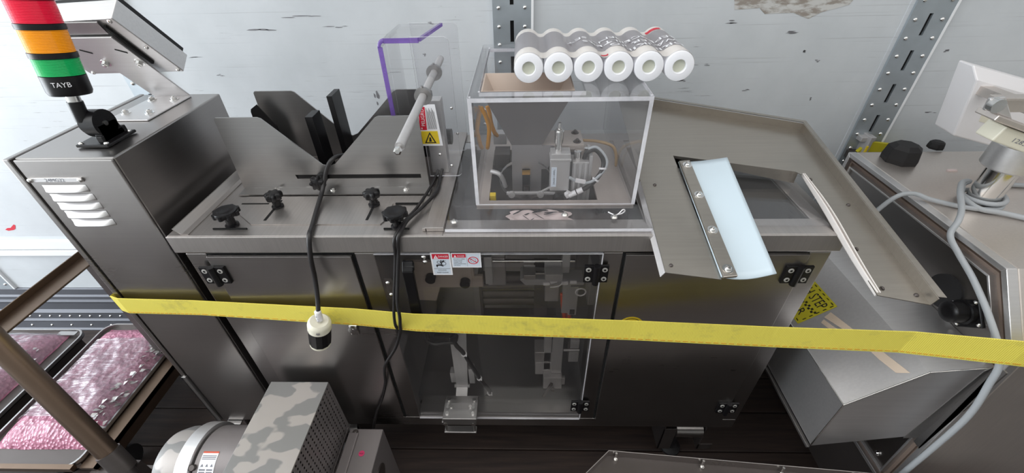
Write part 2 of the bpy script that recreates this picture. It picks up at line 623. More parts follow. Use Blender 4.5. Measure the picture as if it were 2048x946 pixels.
MB().prism([(x, WY - .0008, z) for x, z in [(-2.165, .586), (-2.15, .594), (-2.135, .595), (-2.11, .612), (-2.105, .608), (-2.118, .590), (-2.13, .584), (-2.155, .580)]], (0, .001, 0)).build('red_mark', 'red', wb)
rv = None
for c in (-2.43, -1.23, -0.032, 1.167):
    mb = MB()
    y0, y1 = WY - 0.010, WY - 0.003
    mb.box(c - .056, c - .0055, y0, y1, .25, 2.7).box(c + .0055, c + .056, y0, y1, .25, 2.7)
    z = .25
    for k in range(-9, 14):
        s0, s1 = 1.3165 + .1 * k - .0295, 1.3165 + .1 * k + .0295
        if s0 < .3 or s1 > 2.7:
            continue
        mb.box(c - .0055, c + .0055, y0, y1, z, s0)
        z = s1
    mb.box(c - .0055, c + .0055, y0, y1, z, 2.7)
    mb.box(c - .006, c + .006, y1, y1 + .001, .25, 2.7, 1)  # black backing strip paints the shade inside the slots
    mb.box(c - .068, c - .056, y0 + .007, WY, .25, 2.7, 2)
    mb.box(c + .056, c + .063, y0 - .001, WY, .25, 2.7, 3)
    post = mb.build('logistic_post', ['post_steel', 'hole_shade', 'wall', 'trim_white'], wb)
    for k in range(-21, 4):
        for sx in (-.038, .038):
            q = V((c + sx, y0, 1.33 + .05 * k))
            if rv is None:
                rv = MB().lathe(q, (0, -1, 0), [(.0062, 0), (.0058, .002), (.0035, .0042), (.0005, .005)], 10).build('rivet', 'chrome', post, loc=q)
                rv0 = q
            else:
                dup(rv, q - rv0, post)

prof = [(WY - .004, .25), (WY - .009, .246), (WY - .009, .212), (WY - .016, .204), (WY - .009, .196), (WY - .009, .180), (WY - .020, .174), (WY - .014, .160),
        (WY - .014, .118), (WY - .028, .108), (WY - .026, .100), (WY - .026, .066), (WY - .036, .060), (WY - .034, .050), (WY - .038, .012), (WY - .046, .006), (WY - .046, 0), (WY, 0), (WY, .25)]
bb = MB().prism([(-4.4, y, z) for y, z in prof], (7.6, 0, 0)).build('baseboard_back', 'rail_steel')
tag(bb, kind='structure')
r0 = MB().lathe((-2.45, WY - .026, .084), (0, -1, 0), [(.006, 0), (.0055, .002), (.001, .005)], 8).build('rivet', 'chrome', bb, loc=(-2.45, WY - .026, .084))
for i in range(1, 16):
    dup(r0, (.05 * i, 0, 0), bb)
for i in range(8):
    dup(r0, (.03 + .1 * i, -.0095, -.054), bb)
dup(r0, (.60, .017, .148), bb)
t1 = MB().box(-4.4, 3.2, WY - .014, WY, .488, .536).box(-4.4, 3.2, WY - .014, WY, .452, .483).build('trim_1', 'trim_white', bevel=.003)
tag(t1, kind='structure')
for nm, bx, mm in (('wall_front', (-4.4, 3.2, -1.13, -1.1, 0, 2.75), 'front_wall'), ('wall_right', (3.2, 3.23, -1.13, WY, 0, 2.75), 'front_wall'),
                   ('ceiling', (-4.4, 3.2, -1.13, WY + .03, 2.75, 2.78), 'roof')):
    tag(MB().box(*bx).build(nm, mm), kind='structure')


def hexbolt(mb, p, ax, r=.006, h=.005, m=0, washer=True):
    p, a = V(p), V(ax).normalized()
    if washer:
        mb.lathe(p, a, [(r * 1.55, 0), (r * 1.55, .0012)], 14, m)
    mb.lathe(p, a, [(r, .001), (r, h), (r * .55, h + .001)], 6, m, smooth=False)
    mb.lathe(p, a, [(r * .5, h), (r * .5, h + .003)], 8, m)
    return mb


def domebolt(mb, p, ax, r=.005, m=0, seg=10):
    return mb.lathe(V(p), V(ax), [(r, 0), (r, r * .25), (r * .8, r * .6), (r * .3, r * .85)], seg, m)


# ------------------------------------------------------------------ control cabinet
cab = thing('control_cabinet', 'tall brushed steel control cabinet with five louvers left of the machine table', 'cabinet', (-.89, .90, 0))
MB().box(-.988, -.789, .724, 1.085, .295, 1.239).build('body', 'steel_front', cab, .003)
MB().box(-.986, -.789, .718, .723, .295, 1.237).build('front_panel', 'steel_front', cab, .002)
MB().box(-1.003, -.991, .716, 1.087, .53, 1.240).build('side_door', 'steel_front', cab, .002)
MB().box(-1.003, -.990, .712, .730, .295, .538).box(-1.003, -.999, .712, .76, .295, .538).build('angle_rail', 'steel', cab, .001)


def louver(i):
    x0, z0 = -.965 + .0012 * i, 1.183 - .0208 * i
    L, H, D = .090, .0160, .012

    def fn(u, v):
        e = 1 - abs(2 * u - 1) ** 6
        b_ = math.sin(math.pi * min(1, v * 1.0)) ** .7 if v < 1 else 0
        prof_ = (1 - (1 - v) ** 2) if v < .75 else (1 - (1 - .75) ** 2) * (1 - (v - .75) / .25) ** .5
        return (x0 + u * L, .7175 - D * e * max(0, prof_), z0 - H * v)
    return MB().sheet(fn, 24, 12).build('louver', 'steel_light', cab)


for i in range(5):
    louver(i)
np_ = MB().box(-.981, -.872, .7155, .718, 1.190, 1.200).build('nameplate', 'steel_light', cab, .001)
mb = MB()
mb.text('24MG22', (-.948, .7152, 1.1915), X, Z, .0072, 0, .040)
mb.build('engraving', 'grey_ink', np_)
mb = MB()
for x in (-.978, -.876):
    domebolt(mb, (x, .7155, 1.195), -Y, .005)
mb.each('screw', 'chrome', np_)
MB().box(-.988, -.80, .73, 1.08, .285, .296).build('bottom_plate', 'dark_steel', cab)
ft = MB().lathe((-.955, .755, 0), Z, [(.024, 0), (.024, .012), (.009, .018), (.009, .29)], 16).build('foot', 'dark_steel', cab)
for q in ((.13, 0, 0), (0, .29, 0), (.13, .29, 0)):
    dup(ft, q, cab)
MB().box(-.975, -.925, .705, .735, .285, .291).build('foot_plate', 'steel', cab, .002)

# signal tower on the cabinet
tw = thing('signal_tower', 'red amber and green signal light tower tilted on black folding bracket', 'signal light', (-.862, .797, 1.24))
mb = MB().prism([(-.895, .764, 1.2405), (-.828, .764, 1.2405), (-.828, .842, 1.2405), (-.895, .842, 1.2405)], (0, 0, .006))
mb.prism([(-.852, .772, 1.2465), (-.838, .772, 1.2465), (-.838, .835, 1.2465), (-.852, .835, 1.2465)], (0, 0, .014))
br = mb.build('base_bracket', 'black', tw, .002)
mb = MB()
for x in (-.887, -.835):
    for y in (.771, .832):
        domebolt(mb, (x, y, 1.2465), Z, .0045)
mb.each('screw', 'chrome', br)
mb = MB().cyl((-.866, .797, 1.279), (-.838, .797, 1.279), .027, seg=28).cyl((-.874, .797, 1.279), (-.866, .797, 1.279), .022, seg=24)
mb.prism([(-.853, .775, 1.246), (-.853, .829, 1.246), (-.853, .821, 1.28), (-.853, .776, 1.28)], (.015, 0, 0))
hub = mb.build('hub', 'black', tw, .0015)
MB().cyl((-.838, .797, 1.279), (-.8365, .797, 1.279), .005, seg=12).build('pivot_screw', 'chrome', hub)
ax = V((.05, .15, 1)).normalized()
bz = V((-.862, .790, 1.338))
MB().cyl(bz - ax * .050, bz - ax * .012, .0125).build('sleeve', 'black', tw)
MB().cyl(bz - ax * .014, bz + ax * .004, .0108).build('pole', 'chrome', tw)
cup = MB().lathe(bz, ax, [(.020, 0), (.031, .002), (.0335, .008), (.0335, .036), (.0315, .037)], 36).build('base_cup', 'black', tw)
# lettering wrapped on the cup
side = ax.cross(V((-.80, .75, 0)).normalized()).normalized()
out_ = side.cross(ax)
if out_.y > 0:
    out_ = -out_
if side.x < 0:
    side = -side


def wrap_cup(p):
    a = (p - bz).dot(side) / .0337
    h = (p - bz).dot(ax)
    return bz + ax * h + out_ * (math.cos(a - .15) * .0339) + side * (math.sin(a - .15) * .0339)


MB().text('TAYB', bz + ax * .019 - side * .018, side, ax, .0085, 0, .028, wrap_cup).build('lettering', 'white', cup)
t = .037
for mm, h in (('lens_green', .029), ('lens_amber', .037), ('lens_red', .036)):
    pr = [(.0325, t)]
    n = 15
    for k in range(n):
        pr += [(.0333, t + h * (k + .2) / n), (.0327, t + h * (k + .9) / n)]
    pr.append((.0322, t + h))
    MB().lathe(bz, ax, pr, 40, smooth=False).build(mm.split('_')[1] + '_lens', mm, tw)
    t += h
    MB().lathe(bz, ax, [(.0322, t), (.0345, t + .0005), (.0345, t + .0095), (.0322, t + .010)], 40).build('ring', 'black', tw)
    t += .010
MB().lathe(bz, ax, [(.033, t), (.033, t + .020), (.028, t + .026), (.010, t + .028)], 40).build('cap', 'black', tw)

# operator panel seen from behind
un = V((0, -.62, .7846))
nn = V((0, -.7846, -.62))
P0 = V((0, 1.06, 1.242))


def hp(x, s, off):
    return P0 + X * x + un * s - nn * off


hm = thing('operator_panel', 'steel operator panel housing on folded arm above control cabinet', 'panel', (-.90, 1.0, 1.24))
mb = MB().prism([hp(x, s, 0) for x, s in [(-.85, -.002), (-.85, .213), (-1.0, .213), (-1.0, .105), (-.943, .105), (-.943, -.002)]], -nn * .004)
mb.box(-.945, -.848, .903, 1.062, 1.2395, 1.2425)
arm = mb.build('arm_plate', 'steel_light', hm, .001)
mb = MB()
for x, y in ((-.930, .945), (-.873, .945), (-.930, 1.033), (-.873, 1.033)):
    hexbolt(mb, (x, y, 1.2425), Z, .0065, .006)
mb.each('bolt', 'chrome', arm)
mb = MB()
for x in (-.940, -.862):
    hexbolt(mb, hp(x, .133, 0), nn, .0065, .007)
mb.each('nut', 'chrome', arm)
mb = MB()
for x in (-.946, -.868):
    mb.prism([hp(x - .010, .176, -.0006), hp(x - .008, .179, -.0006), hp(x + .010, .168, -.0006), hp(x + .008, .164, -.0006)], -nn * .0005)
mb.each('slot', 'hole_shade', arm)
MB().prism([hp(x, s, .005) for x, s in [(-.853, .217), (-.846, .249), (-.99, .249), (-.99, .217)]], -nn * .003).build('cover_plate', 'steel', hm)
box_ = [(-1.038, .240), (-.815, .252), (-.803, .082), (-1.034, .077)]
mb = MB().prism([hp(x, s, .012) for x, s in box_], -nn * .046)
hs = mb.build('housing', 'steel_light', hm, .002)
mb = MB()
for x, s in ((-1.03, .232), (-.826, .244), (-.811, .090), (-1.022, .083), (-.819, .167)):
    domebolt(mb, hp(x, s, .012), nn, .0045)
mb.each('screw', 'chrome', hs)
MB().prism([hp(x, s, .006) for x, s in [(-.847, .235), (-.842, .235), (-.842, .12), (-.847, .12)]], -nn * .006).build('cable_slot', 'hole_shade', hs)
MB().prism([hp(x, s, .058) for x, s in [(-1.03, .235), (-.82, .246), (-.81, .088), (-1.03, .083)]], -nn * .014).build('bezel', 'black', hm, .002)

# ------------------------------------------------------------------ packing machine: frame, doors, table
mc = thing('packing_machine', 'long brushed steel packing machine with two steel doors around a clear door', 'machine', (-.05, .95, 0))
FY = .715
mb = MB()
for x0, x1 in ((-.758, -.711), (-.376, -.331), (.175, .217), (.616, .662)):
    mb.box(x0, x1, FY, FY + .03, .326, 1.006)
mb.box(-.758, .662, FY, FY + .03, .28, .326)
mb.box(-.758, .662, FY, FY + .03, 1.006, 1.022)
mb.box(-.758, -.754, FY + .03, 1.196, .28, 1.022).box(.658, .662, FY + .03, 1.196, .28, 1.022).box(-.758, .662, 1.196, 1.20, .28, 1.022)
mb.box(-.356, -.352, FY + .03, 1.19, .33, 1.02).box(.194, .198, FY + .03, 1.19, .33, 1.02)
mb.build('frame', 'steel_front', mc, .002)
MB().box(-.754, .658, FY + .031, 1.196, .283, .287).box(-.330, .174, FY + .004, FY + .06, .327, .352).each('bottom_pan', 'steel', mc)
mb = MB().box(-.764, .664, .700, .704, 1.020, 1.063)
mb.box(-.764, -.17, .704, 1.21, 1.058, 1.063)
mb.box(-.17, .664, .704, .760, 1.058, 1.063).box(.616, .664, .760, 1.16, 1.058, 1.063).box(-.17, .664, 1.16, 1.21, 1.058, 1.063)
mb.box(.262, .292, .75, 1.17, 1.056, 1.0625).box(.660, .664, .704, 1.21, 1.020, 1.058).box(-.764, -.760, .704, 1.21, 1.020, 1.058)
mb.build('table_top', 'steel_top', mc, .0015)
MB().prism([(-.732, .708, 1.0635), (-.718, .708, 1.0635), (-.718, 1.10, 1.0635), (-.732, 1.10, 1.0635)], (0, 0, .0015)).prism(
    [(-.734, .708, 1.064), (-.731, .708, 1.064), (-.744, .708, 1.079), (-.747, .708, 1.079)], (0, .40, 0)).build('side_flange', 'steel_top', mc)


def hinge(x, z, parent, w_=.058, h=.050, y=.709):
    mb = MB().box(x - w_ / 2, x - .006, y - .006, y, z - h / 2, z + h / 2).box(x + .006, x + w_ / 2, y - .006, y, z - h / 2, z + h / 2)
    mb.cyl((x, y - .006, z - h / 2 - .004), (x, y - .006, z + h / 2), .0075, seg=14)
    for sx in (-1, 1):
        for sz in (-1, 1):
            q = (x + sx * .018, y - .006, z + sz * h * .27)
            mb.lathe(q, -Y, [(.0062, 0), (.006, .0012), (.003, .0013)], 12, 1)
            mb.lathe((q[0], q[1] - .0013, q[2]), -Y, [(.003, 0), (.003, .0004)], 6, 0, smooth=False)
    return mb.build('hinge', ['black', 'zinc'], parent, .001)


dl = MB().box(-.707, -.381, .7062, .7145, .331, 1.003).build('left_door', 'steel_front', mc, .0012)
MB().box(-.711, -.376, .716, .7175, .326, 1.008).box(.217, .620, .716, .7175, .326, 1.010).each('door_gap_shade', 'hole_shade', mc)  # near-black sheets behind the doors paint the shade of the gaps
hinge(-.706, .952, dl, y=.7062)
hinge(-.706, .42, dl, y=.7062)
mb = MB().box(-.444, -.422, .702, .7062, .742, .778).cyl((-.433, .702, .767), (-.433, .696, .767), .0115, seg=18).cyl((-.433, .696, .767), (-.433, .6955, .767), .006, seg=12)
mb.build('latch', 'chrome', dl, .002)
dr = MB().box(.222, .613, .7062, .7145, .333, 1.006).build('right_door', 'steel_front', mc, .0012)
hinge(.602, .952, dr, y=.7062)
hinge(.604, .414, dr, y=.7062)
mb = MB().lathe((.265, .7062, .778), -Y, [(.031, 0), (.031, .0006)], 28, 0).lathe((.265, .7056, .778), -Y, [(.026, 0), (.026, .0004)], 28, 1).lathe((.265, .7052, .778), -Y, [(.0245, 0), (.0245, .0004)], 28, 0)
mb.lathe((.265, .7049, .778), -Y, [(.012, 0), (.012, .008), (.010, .009)], 20, 2)
mb.build('lock_sticker', ['yellow', 'ink', 'chrome'], dr)

# clear centre door
dc = MB().box(-.330, .172, .7095, .7145, .330, 1.0055).build('clear_door', 'acrylic_door', mc)
MB().box(-.331, .172, .7093, .7147, 1.0055, 1.0072).box(.172, .1735, .7093, .7147, .33, 1.0072).box(-.331, .172, .7093, .7147, .3285, .330).build('cut_edge', 'acrylic_edge', dc)
hinge(.162, .952, dc, .054, y=.7095)
hinge(.168, .413, dc, .054, y=.7095)
MB().prism([(-.268, .706, .99), (-.243, .706, .99), (-.241, .692, .985), (-.266, .692, .985)], (0, 0, -.012)).prism(
    [(-.268, .686, .975), (-.244, .686, .975), (-.246, .686, .835), (-.270, .686, .835)], (0, .012, 0)).prism(
    [(-.268, .686, .975), (-.268, .698, .975), (-.268, .708, .992), (-.268, .7, .994)], (.024, 0, 0)).prism(
    [(-.270, .686, .835), (-.270, .698, .835), (-.268, .708, .812), (-.268, .7, .808)], (.024, 0, 0)).build('handle', 'black', dc, .002)
mb = MB()
for x, z in ((-.327 + .012, .922), (-.314, .884), (-.220, 1.000), (-.219, .986)):
    domebolt(mb, (x, .709, z), -Y, .0055)
mb.box(-.322, -.304, .7085, .7095, .870, .935, 1)
mb.each('lock_bracket', ['chrome', 'dark_steel'], dc)


def danger_icon(mb, x, z, h, m):
    mb.prism([(x, .7074, z), (x + h, .7074, z), (x + h / 2, .7074, z + h * .9)], (0, .0003, 0), m)


yl = .7078
mb = MB().box(-.205, -.161, yl, .7095, .947, 1.0125, 0)
mb.box(-.2015, -.1645, yl - .0002, yl, .951, 1.009, 1)
mb.box(-.2015, -.1645, yl - .0004, yl, .995, 1.009, 2)
mb.prism([(-.1985, yl - .0006, .996), (-.1885, yl - .0006, .996), (-.1935, yl - .0006, 1.0065)], (0, .0003, 0), 0)
mb.box(-.194, -.193, yl - .0008, yl - .0005, .998, 1.003, 2)
mb.text('DANGER', (-.1875, yl - .0006, .9995), X, Z, .0055, 0, .0215)
mb.text('ROLLING', (-.192, yl - .0006, .9605), X, Z, .0034, 3, .018)
mb.text('KEEP CLEAR', (-.1955, yl - .0006, .9535), X, Z, .0034, 3, .026)
mb.box(-.2015, -.1645, yl - .0005, yl, .9665, .967, 3)
# hand caught between two rollers
for cx, cz, r in ((-.1885, .9855, .0042), (-.1775, .9815, .0052)):
    for k in range(20):
        a0, a1 = k * math.pi / 10, (k + 1) * math.pi / 10
        mb.prism([(cx + r * math.cos(a0), yl - .0006, cz + r * math.sin(a0)), (cx + (r - .001) * math.cos(a0), yl - .0006, cz + (r - .001) * math.sin(a0)),
                  (cx + (r - .001) * math.cos(a1), yl - .0006, cz + (r - .001) * math.sin(a1)), (cx + r * math.cos(a1), yl - .0006, cz + r * math.sin(a1))], (0, .0003, 0), 3)
for pg in ([(-.1945, .9785), (-.184, .9795), (-.1785, .9745), (-.180, .973), (-.186, .9755), (-.191, .9755), (-.1935, .970), (-.1955, .9755)],
           [(-.1845, .979), (-.1825, .979), (-.182, .992), (-.184, .992)], [(-.182, .987), (-.1775, .9925), (-.1765, .9895), (-.172, .9905), (-.1775, .987), (-.1815, .985)]):
    mb.prism([(x, yl - .0006, z) for x, z in pg], (0, .0003, 0), 3)
mb.build('roller_danger_label', ['white', 'label_blue', 'red', 'ink'], dc)
mb = MB().box(-.1595, -.094, yl, .7095, .9695, 1.0115, 0)
mb.box(-.157, -.097, yl - .0002, yl, .973, 1.009, 1)
mb.box(-.157, -.127, yl - .0004, yl, .999, 1.009, 2)
mb.prism([(-.1535, yl - .0006, 1.0003), (-.1475, yl - .0006, 1.0003), (-.1505, yl - .0006, 1.0065)], (0, .0003, 0), 0)
mb.text('DANGER', (-.1455, yl - .0006, 1.0015), X, Z, .004, 0, .0155)
for i, (t_, w_) in enumerate((('DO NOT OPEN', .0245), ('THIS DOOR', .019), ('WHEN THE', .0175), ('MACHINE IS IN', .026), ('MOTION', .0135))):
    mb.text(t_, (-.1545, yl - .0006, .9935 - .0046 * i), X, Z, .0027, 3, w_)
mb.box(-.1255, -.1252, yl - .0005, yl, .973, 1.009, 4)
cx, cz = -.1115, .9905
for k in range(28):
    a0, a1 = k * math.pi / 14, (k + 1) * math.pi / 14
    q = lambda a, r: (cx + r * 1.12 * math.cos(a), yl - .0006, cz + r * math.sin(a))
    mb.prism([q(a0, .0105), q(a0, .0088), q(a1, .0088), q(a1, .0105)], (0, .0003, 0), 2)
    if k % 4 < 3:
        mb.prism([q(a0, .0058), q(a0, .0050), q(a1, .0050), q(a1, .0058)], (0, .0003, 0), 4)
mb.prism([(cx - .0085, yl - .0007, cz + .0055), (cx - .0075, yl - .0007, cz + .0068), (cx + .0085, yl - .0007, cz - .0055), (cx + .0075, yl - .0007, cz - .0068)], (0, .0003, 0), 2)
mb.build('door_danger_label', ['white', 'label_blue', 'red', 'ink', 'grey_ink'], dc)

# works behind the clear door
mb = MB().prism([(x, .85, z) for x, z in [(-.32, .862), (-.137, .862), (-.135, .81), (-.112, .81), (-.112, .770), (-.234, .768), (-.251, .714), (-.306, .718)]], (0, .012, 0))
mp = mb.build('jaw_plate', 'jaw_steel', mc, .002)
mb = MB()
for x, z in ((-.254, .810), (-.161, .793)):
    mb.cyl((x, .85, z), (x, .835, z), .014, seg=18)
mb.each('cap_disc', 'black', mp)
mb = MB()
mb.cyl((-.083, .85, .866), (.135, .85, .866), .0055, seg=12, m=1)
mb.box(-.103, -.083, .83, .87, .80, .895)
mb.box(.101, .121, .838, .862, .833, .897)
mb.prism([(x, .82, z) for x, z in [(-.010, .824), (.004, .806), (.160, .806), (.160, .815), (-.004, .830)]], (0, .05, 0))
mb.box(.000, .030, .80, .84, .845, .860, 2).box(.030, .055, .815, .825, .848, .854, 1).box(.055, .10, .80, .85, .838, .862)
mb.build('slide_rail', ['alu', 'chrome', 'steel_light'], mc, .001)
mb = MB().box(-.100, -.050, .862, .885, .765, .895).box(.060, .100, .862, .885, .70, .80).box(.172, .198, .80, .86, .750, .89)
mb.each('rear_bracket', 'steel_light', mc, .002)
mb = MB().box(.108, .128, .835, .86, .68, .795).box(.126, .150, .835, .865, .672, .785)
mb.box(.131, .145, .8335, .835, .676, .696, 1)
mb.build('square_tube', ['alu', 'hole_shade'], mc, .0015)
for d in (0, .014):
    MB().tube([(.108 + d, .85, .745), (.112 + d, .845, .70), (.119 + d, .845, .65), (.13 + d, .85, .56)], .0062).build('air_hose', 'orange', mc)
mb = MB()
for k, z in enumerate((.757, .725, .692, .664)):
    mb.cyl((-.122, .905, z), (.030, .905, z), .017, seg=20)
mb.box(.030, .070, .88, .95, .62, .79).box(-.122, -.130, .88, .95, .62, .79)
mb.build('seal_bars', 'dark_steel', mc)
MB().box(-.13, .10, .90, .93, .53, .60).build('cross_plate', 'dark_steel', mc)
MB().box(-.128, .168, .762, .765, .34, .92).build('inner_guard', 'acrylic_door', mc)
mb = MB().tube([(-.28, .79, .66), (-.285, .79, .615), (-.262, .79, .596), (-.225, .79, .603), (-.196, .79, .602)], .0055)
mb.cyl((-.283, .79, .625), (-.283, .79, .66), .010, seg=12)
mb.build('sensor_lead', 'black_cable', mc)
lv = MB().prism([(x, .79, z) for x, z in [(-.26, .632), (-.205, .642), (-.205, .625), (-.26, .622)]], (0, .01, 0)).cyl((-.2, .79, .634), (-.2, .775, .634), .012, seg=14).build('clamp_lever', 'black', mc)
mb = MB().prism([(x, .80, z) for x, z in [(-.218, .66), (-.166, .66), (-.184, .374), (-.222, .374)]], (0, .008, 0))
mb.box(-.228, -.178, .795, .805, .365, .374).box(-.238, -.218, .805, .83, .38, .43).box(-.178, -.160, .805, .83, .375, .45)
mb.prism([(-.222, .80, .372), (-.184, .80, .372), (-.184, .73, .335), (-.222, .73, .335)], (0, 0, -.006))
mb.build('stand_bar', 'alu', mc, .001)
mb = MB().box(-.250, -.146, .682, .760, .352, .375).box(-.255, -.148, .684, .70, .337, .352)
for x in (-.245, -.157):
    mb.cyl((x, .69, .29), (x, .69, .34), .004, seg=10)
mb.box(-.254, -.152, .684, .706, .284, .292)
fp = mb.build('mounting_block', 'steel', mc, .0015)
mb = MB()
for x, y in ((-.238, .70), (-.158, .70), (-.238, .745), (-.158, .745), (-.228, .722), (-.168, .722)):
    mb.cyl((x, y, .375), (x, y, .380), .005, seg=12)
for x in (-.244, -.158):
    mb.cyl((x, .684, .3445), (x, .681, .3445), .006, seg=12)
mb.each('screw', 'chrome', fp)
cab_pts = [(-.205, .785, .632), (-.196, .78, .602), (-.177, .78, .563), (-.140, .78, .443), (-.116, .78, .385), (-.112, .78, .361), (-.139, .78, .325), (-.19, .78, .317), (-.25, .78, .310), (-.347, .79, .29)]
cb = MB().tube(cab_pts, .0065).build('wire_loom', 'black_cable', mc)
mb = MB()
for i in (2, 3, 5, 6, 8):
    a, b_ = V(cab_pts[i]), V(cab_pts[min(i + 1, 9)])
    d = (b_ - a).normalized()
    mb.lathe(a - d * .002, d, [(.0085, 0), (.0085, .005)], 12)
    mb.box(a.x + .006, a.x + .009, a.y - .010, a.y - .004, a.z, a.z + .012)
mb.each('cable_tie', 'white_plastic', cb)
mb = MB().box(.060, .082, .80, .83, .46, .66).box(.084, .115, .79, .80, .455, .66)
mb.box(.033, .100, .80, .85, .50, .545, 1).box(.035, .100, .80, .86, .435, .495).box(.06, .118, .775, .80, .395, .452)
mb.box(.118, .128, .78, .79, .41, .445, 1)
mb.build('end_stop', ['alu', 'steel_light'], mc, .0015)
MB().prism([(.083, .77, .43), (.09, .77, .425), (.05, .77, .303), (.042, .77, .306)], (0, .008, 0)).cyl((.09, .772, .40), (.09, .765, .40), .006, seg=12).build('locking_lever', 'dark_steel', mc)
mb = MB().cyl((.118, .80, .558), (.165, .80, .558), .004, seg=10).box(.135, .165, .80, .84, .50, .548)
mb.box(.137, .163, .80, .83, .565, .60)
mb.each('small_cylinder', 'alu', mc, .001)
mb = MB()
for (x, z, a) in ((.052, .812, 0.1), (.072, .818, .35), (.10, .814, .1), (.122, .818, 0)):
    mb.frame((x, .812, z), (math.cos(a), 0, math.sin(a)), Y, (-math.sin(a), 0, math.cos(a)), .017, .004, .009)
mb.tube([(.07, .812, .806), (.092, .81, .812), (.102, .81, .826)], .0018, 6)
lp = []
for k in range(15):
    a = k / 14 * 6.28
    lp.append((.150 + .013 * math.cos(a), .80, .80 + .013 * math.sin(a)))
mb.tube(lp, .0022, 6, sub=2)
mb.each('wire_tag', 'white_plastic', mc)


# castor feet
def foot(x, y):
    mb = MB().box(x - .075, x - .070, y - .03, y + .05, .045, .283).box(x - .075, x - .03, y - .03, y - .026, .045, .18)
    mb.box(x + .065, x + .070, y - .03, y + .05, .045, .283).box(x + .065, x + .115, y - .03, y - .026, .045, .08)
    mb.box(x - .08, x + .12, y - .03, y + .06, .275, .285)
    mb.cyl((x - .03, y - .01, .155), (x + .060, y - .01, .155), .030, seg=22, m=1)
    mb.cyl((x - .012, y, 0.02), (x - .012, y, .13), .012, seg=12, m=2)
    mb.lathe((x - .012, y, 0), Z, [(.036, 0), (.036, .010), (.02, .026)], 20, 2)
    return mb.build('foot', ['dark_steel', 'steel_front', 'rubber'], mc, .001)


f0 = foot(.555, .79)
for q in ((-1.20, 0, 0), (0, .32, 0), (-1.20, .32, 0)):
    dup(f0, q, mc)

# ------------------------------------------------------------------ sheet magazine on the table
mg = thing('sheet_magazine', 'notched steel magazine plates with black star knobs on left half of the table', 'magazine', (-.46, .90, 1.063))
MB().prism([(x, y, 1.0632) for x, y in [(-.60, .744), (-.312, .742), (-.304, .760), (-.304, .823), (-.235, .823), (-.235, .857), (-.668, .857), (-.668, .80)]], (0, 0, .0025)).build('base_plate', 'steel_top', mg)
mb = MB()
for (x0, x1, y0, y1) in ((-.663, -.598, .8235, .8275), (-.298, -.240, .8225, .8265), (-.675, -.600, .7265, .7295), (-.300, -.245, .7245, .7275)):
    mb.box(x0, x1, y0, y1, 1.0632, 1.0664)
for x in (-.575, -.346):
    mb.prism([(x - .003, .757, 1.0655), (x + .003, .757, 1.0655), (x + .003, .84, 1.0655), (x - .003, .84, 1.0655)], (0, 0, .0008))
mb.each('adjusting_slot', 'hole_shade', mg)


def mag_plate(y, slot):
    """upright notched sheet with a folded foot"""
    zt, zb = 1.248, 1.066
    out = [(-.690, zt - .004), (-.686, zt), (-.592, zt), (-.584, zt - .003), (-.478, 1.130), (-.462, 1.126), (-.447, 1.132), (-.329, zt - .004), (-.320, zt), (-.236, zt), (-.231, zt - .005), (-.230, zb), (-.694, zb)]
    mb = MB()
    t = V((0, .003, 0))
    if slot:
        # split in bands so that the slot is a real opening
        s0, s1, a, b_ = 1.0925, 1.1035, -.553, -.247
        mb.prism([(x, y, z) for x, z in [(-.6925, s1)] + out[:10] + [(-.231, zt - .005), (-.2303, s1)]], t)
        mb.prism([(x, y, z) for x, z in [(-.6925, s1), (a, s1), (a + .002, s0), (-.693, s0)]], t)
        mb.prism([(x, y, z) for x, z in [(b_, s1), (-.2303, s1), (-.230, s0), (b_, s0)]], t)
        mb.prism([(x, y, z) for x, z in [(-.693, s0), (-.230, s0), (-.230, zb), (-.694, zb)]], t)
        mb.box(-.690, -.225, y - .033, y + .003, 1.0657, 1.0685)
    else:
        mb.prism([(x, y, z) for x, z in out], t)
        mb.box(-.690, -.225, y, y + .03, 1.0635, 1.067)
    return mb.build('magazine_plate', 'steel', mg)


fpl = mag_plate(.895, True)
MB().box(-.557, -.243, .8982, .906, 1.087, 1.108).build('slot_dark_backing', 'black', mg)  # added black bar, makes the slot in front of it look dark
mag_plate(1.070, False)
mb = MB()
for x in (-.605, -.465, -.285):
    hexbolt(mb, (x, .880, 1.0685), Z, .005, .004)
mb.each('screw', 'chrome', fpl)
mb = MB()
for x in (-.66, -.60, -.53, -.36, -.30):
    mb.box(x - .006, x + .006, .8935, .8948, 1.0665, 1.069)
mb.each('fold_tab', 'chrome', fpl)
MB().box(-.70, -.22, .905, 1.06, 1.0632, 1.067).box(-.42, -.375, .93, 1.04, 1.067, 1.082).build('bed_plate', 'dark_steel', mg)
for (x, y, z0, zt, w_, d) in ((-.515, .952, 1.067, 1.225, .019, .046), (-.472, 1.0, 1.067, 1.257, .0135, .055)):
    MB().box(x, x + w_, y, y + d, z0, zt).build('separator_bar', 'black', mg, .001)
MB().prism([(x, 1.035, z) for x, z in [(-.70, 1.067), (-.693, 1.208), (-.690, 1.215), (-.672, 1.226), (-.640, 1.17), (-.64, 1.067)]], (0, .003, 0)).build('back_stop', 'black', mg)
MB().box(-.47, -.40, 1.10, 1.15, 1.0635, 1.10).build('rear_block', 'dark_steel', mg, .002)


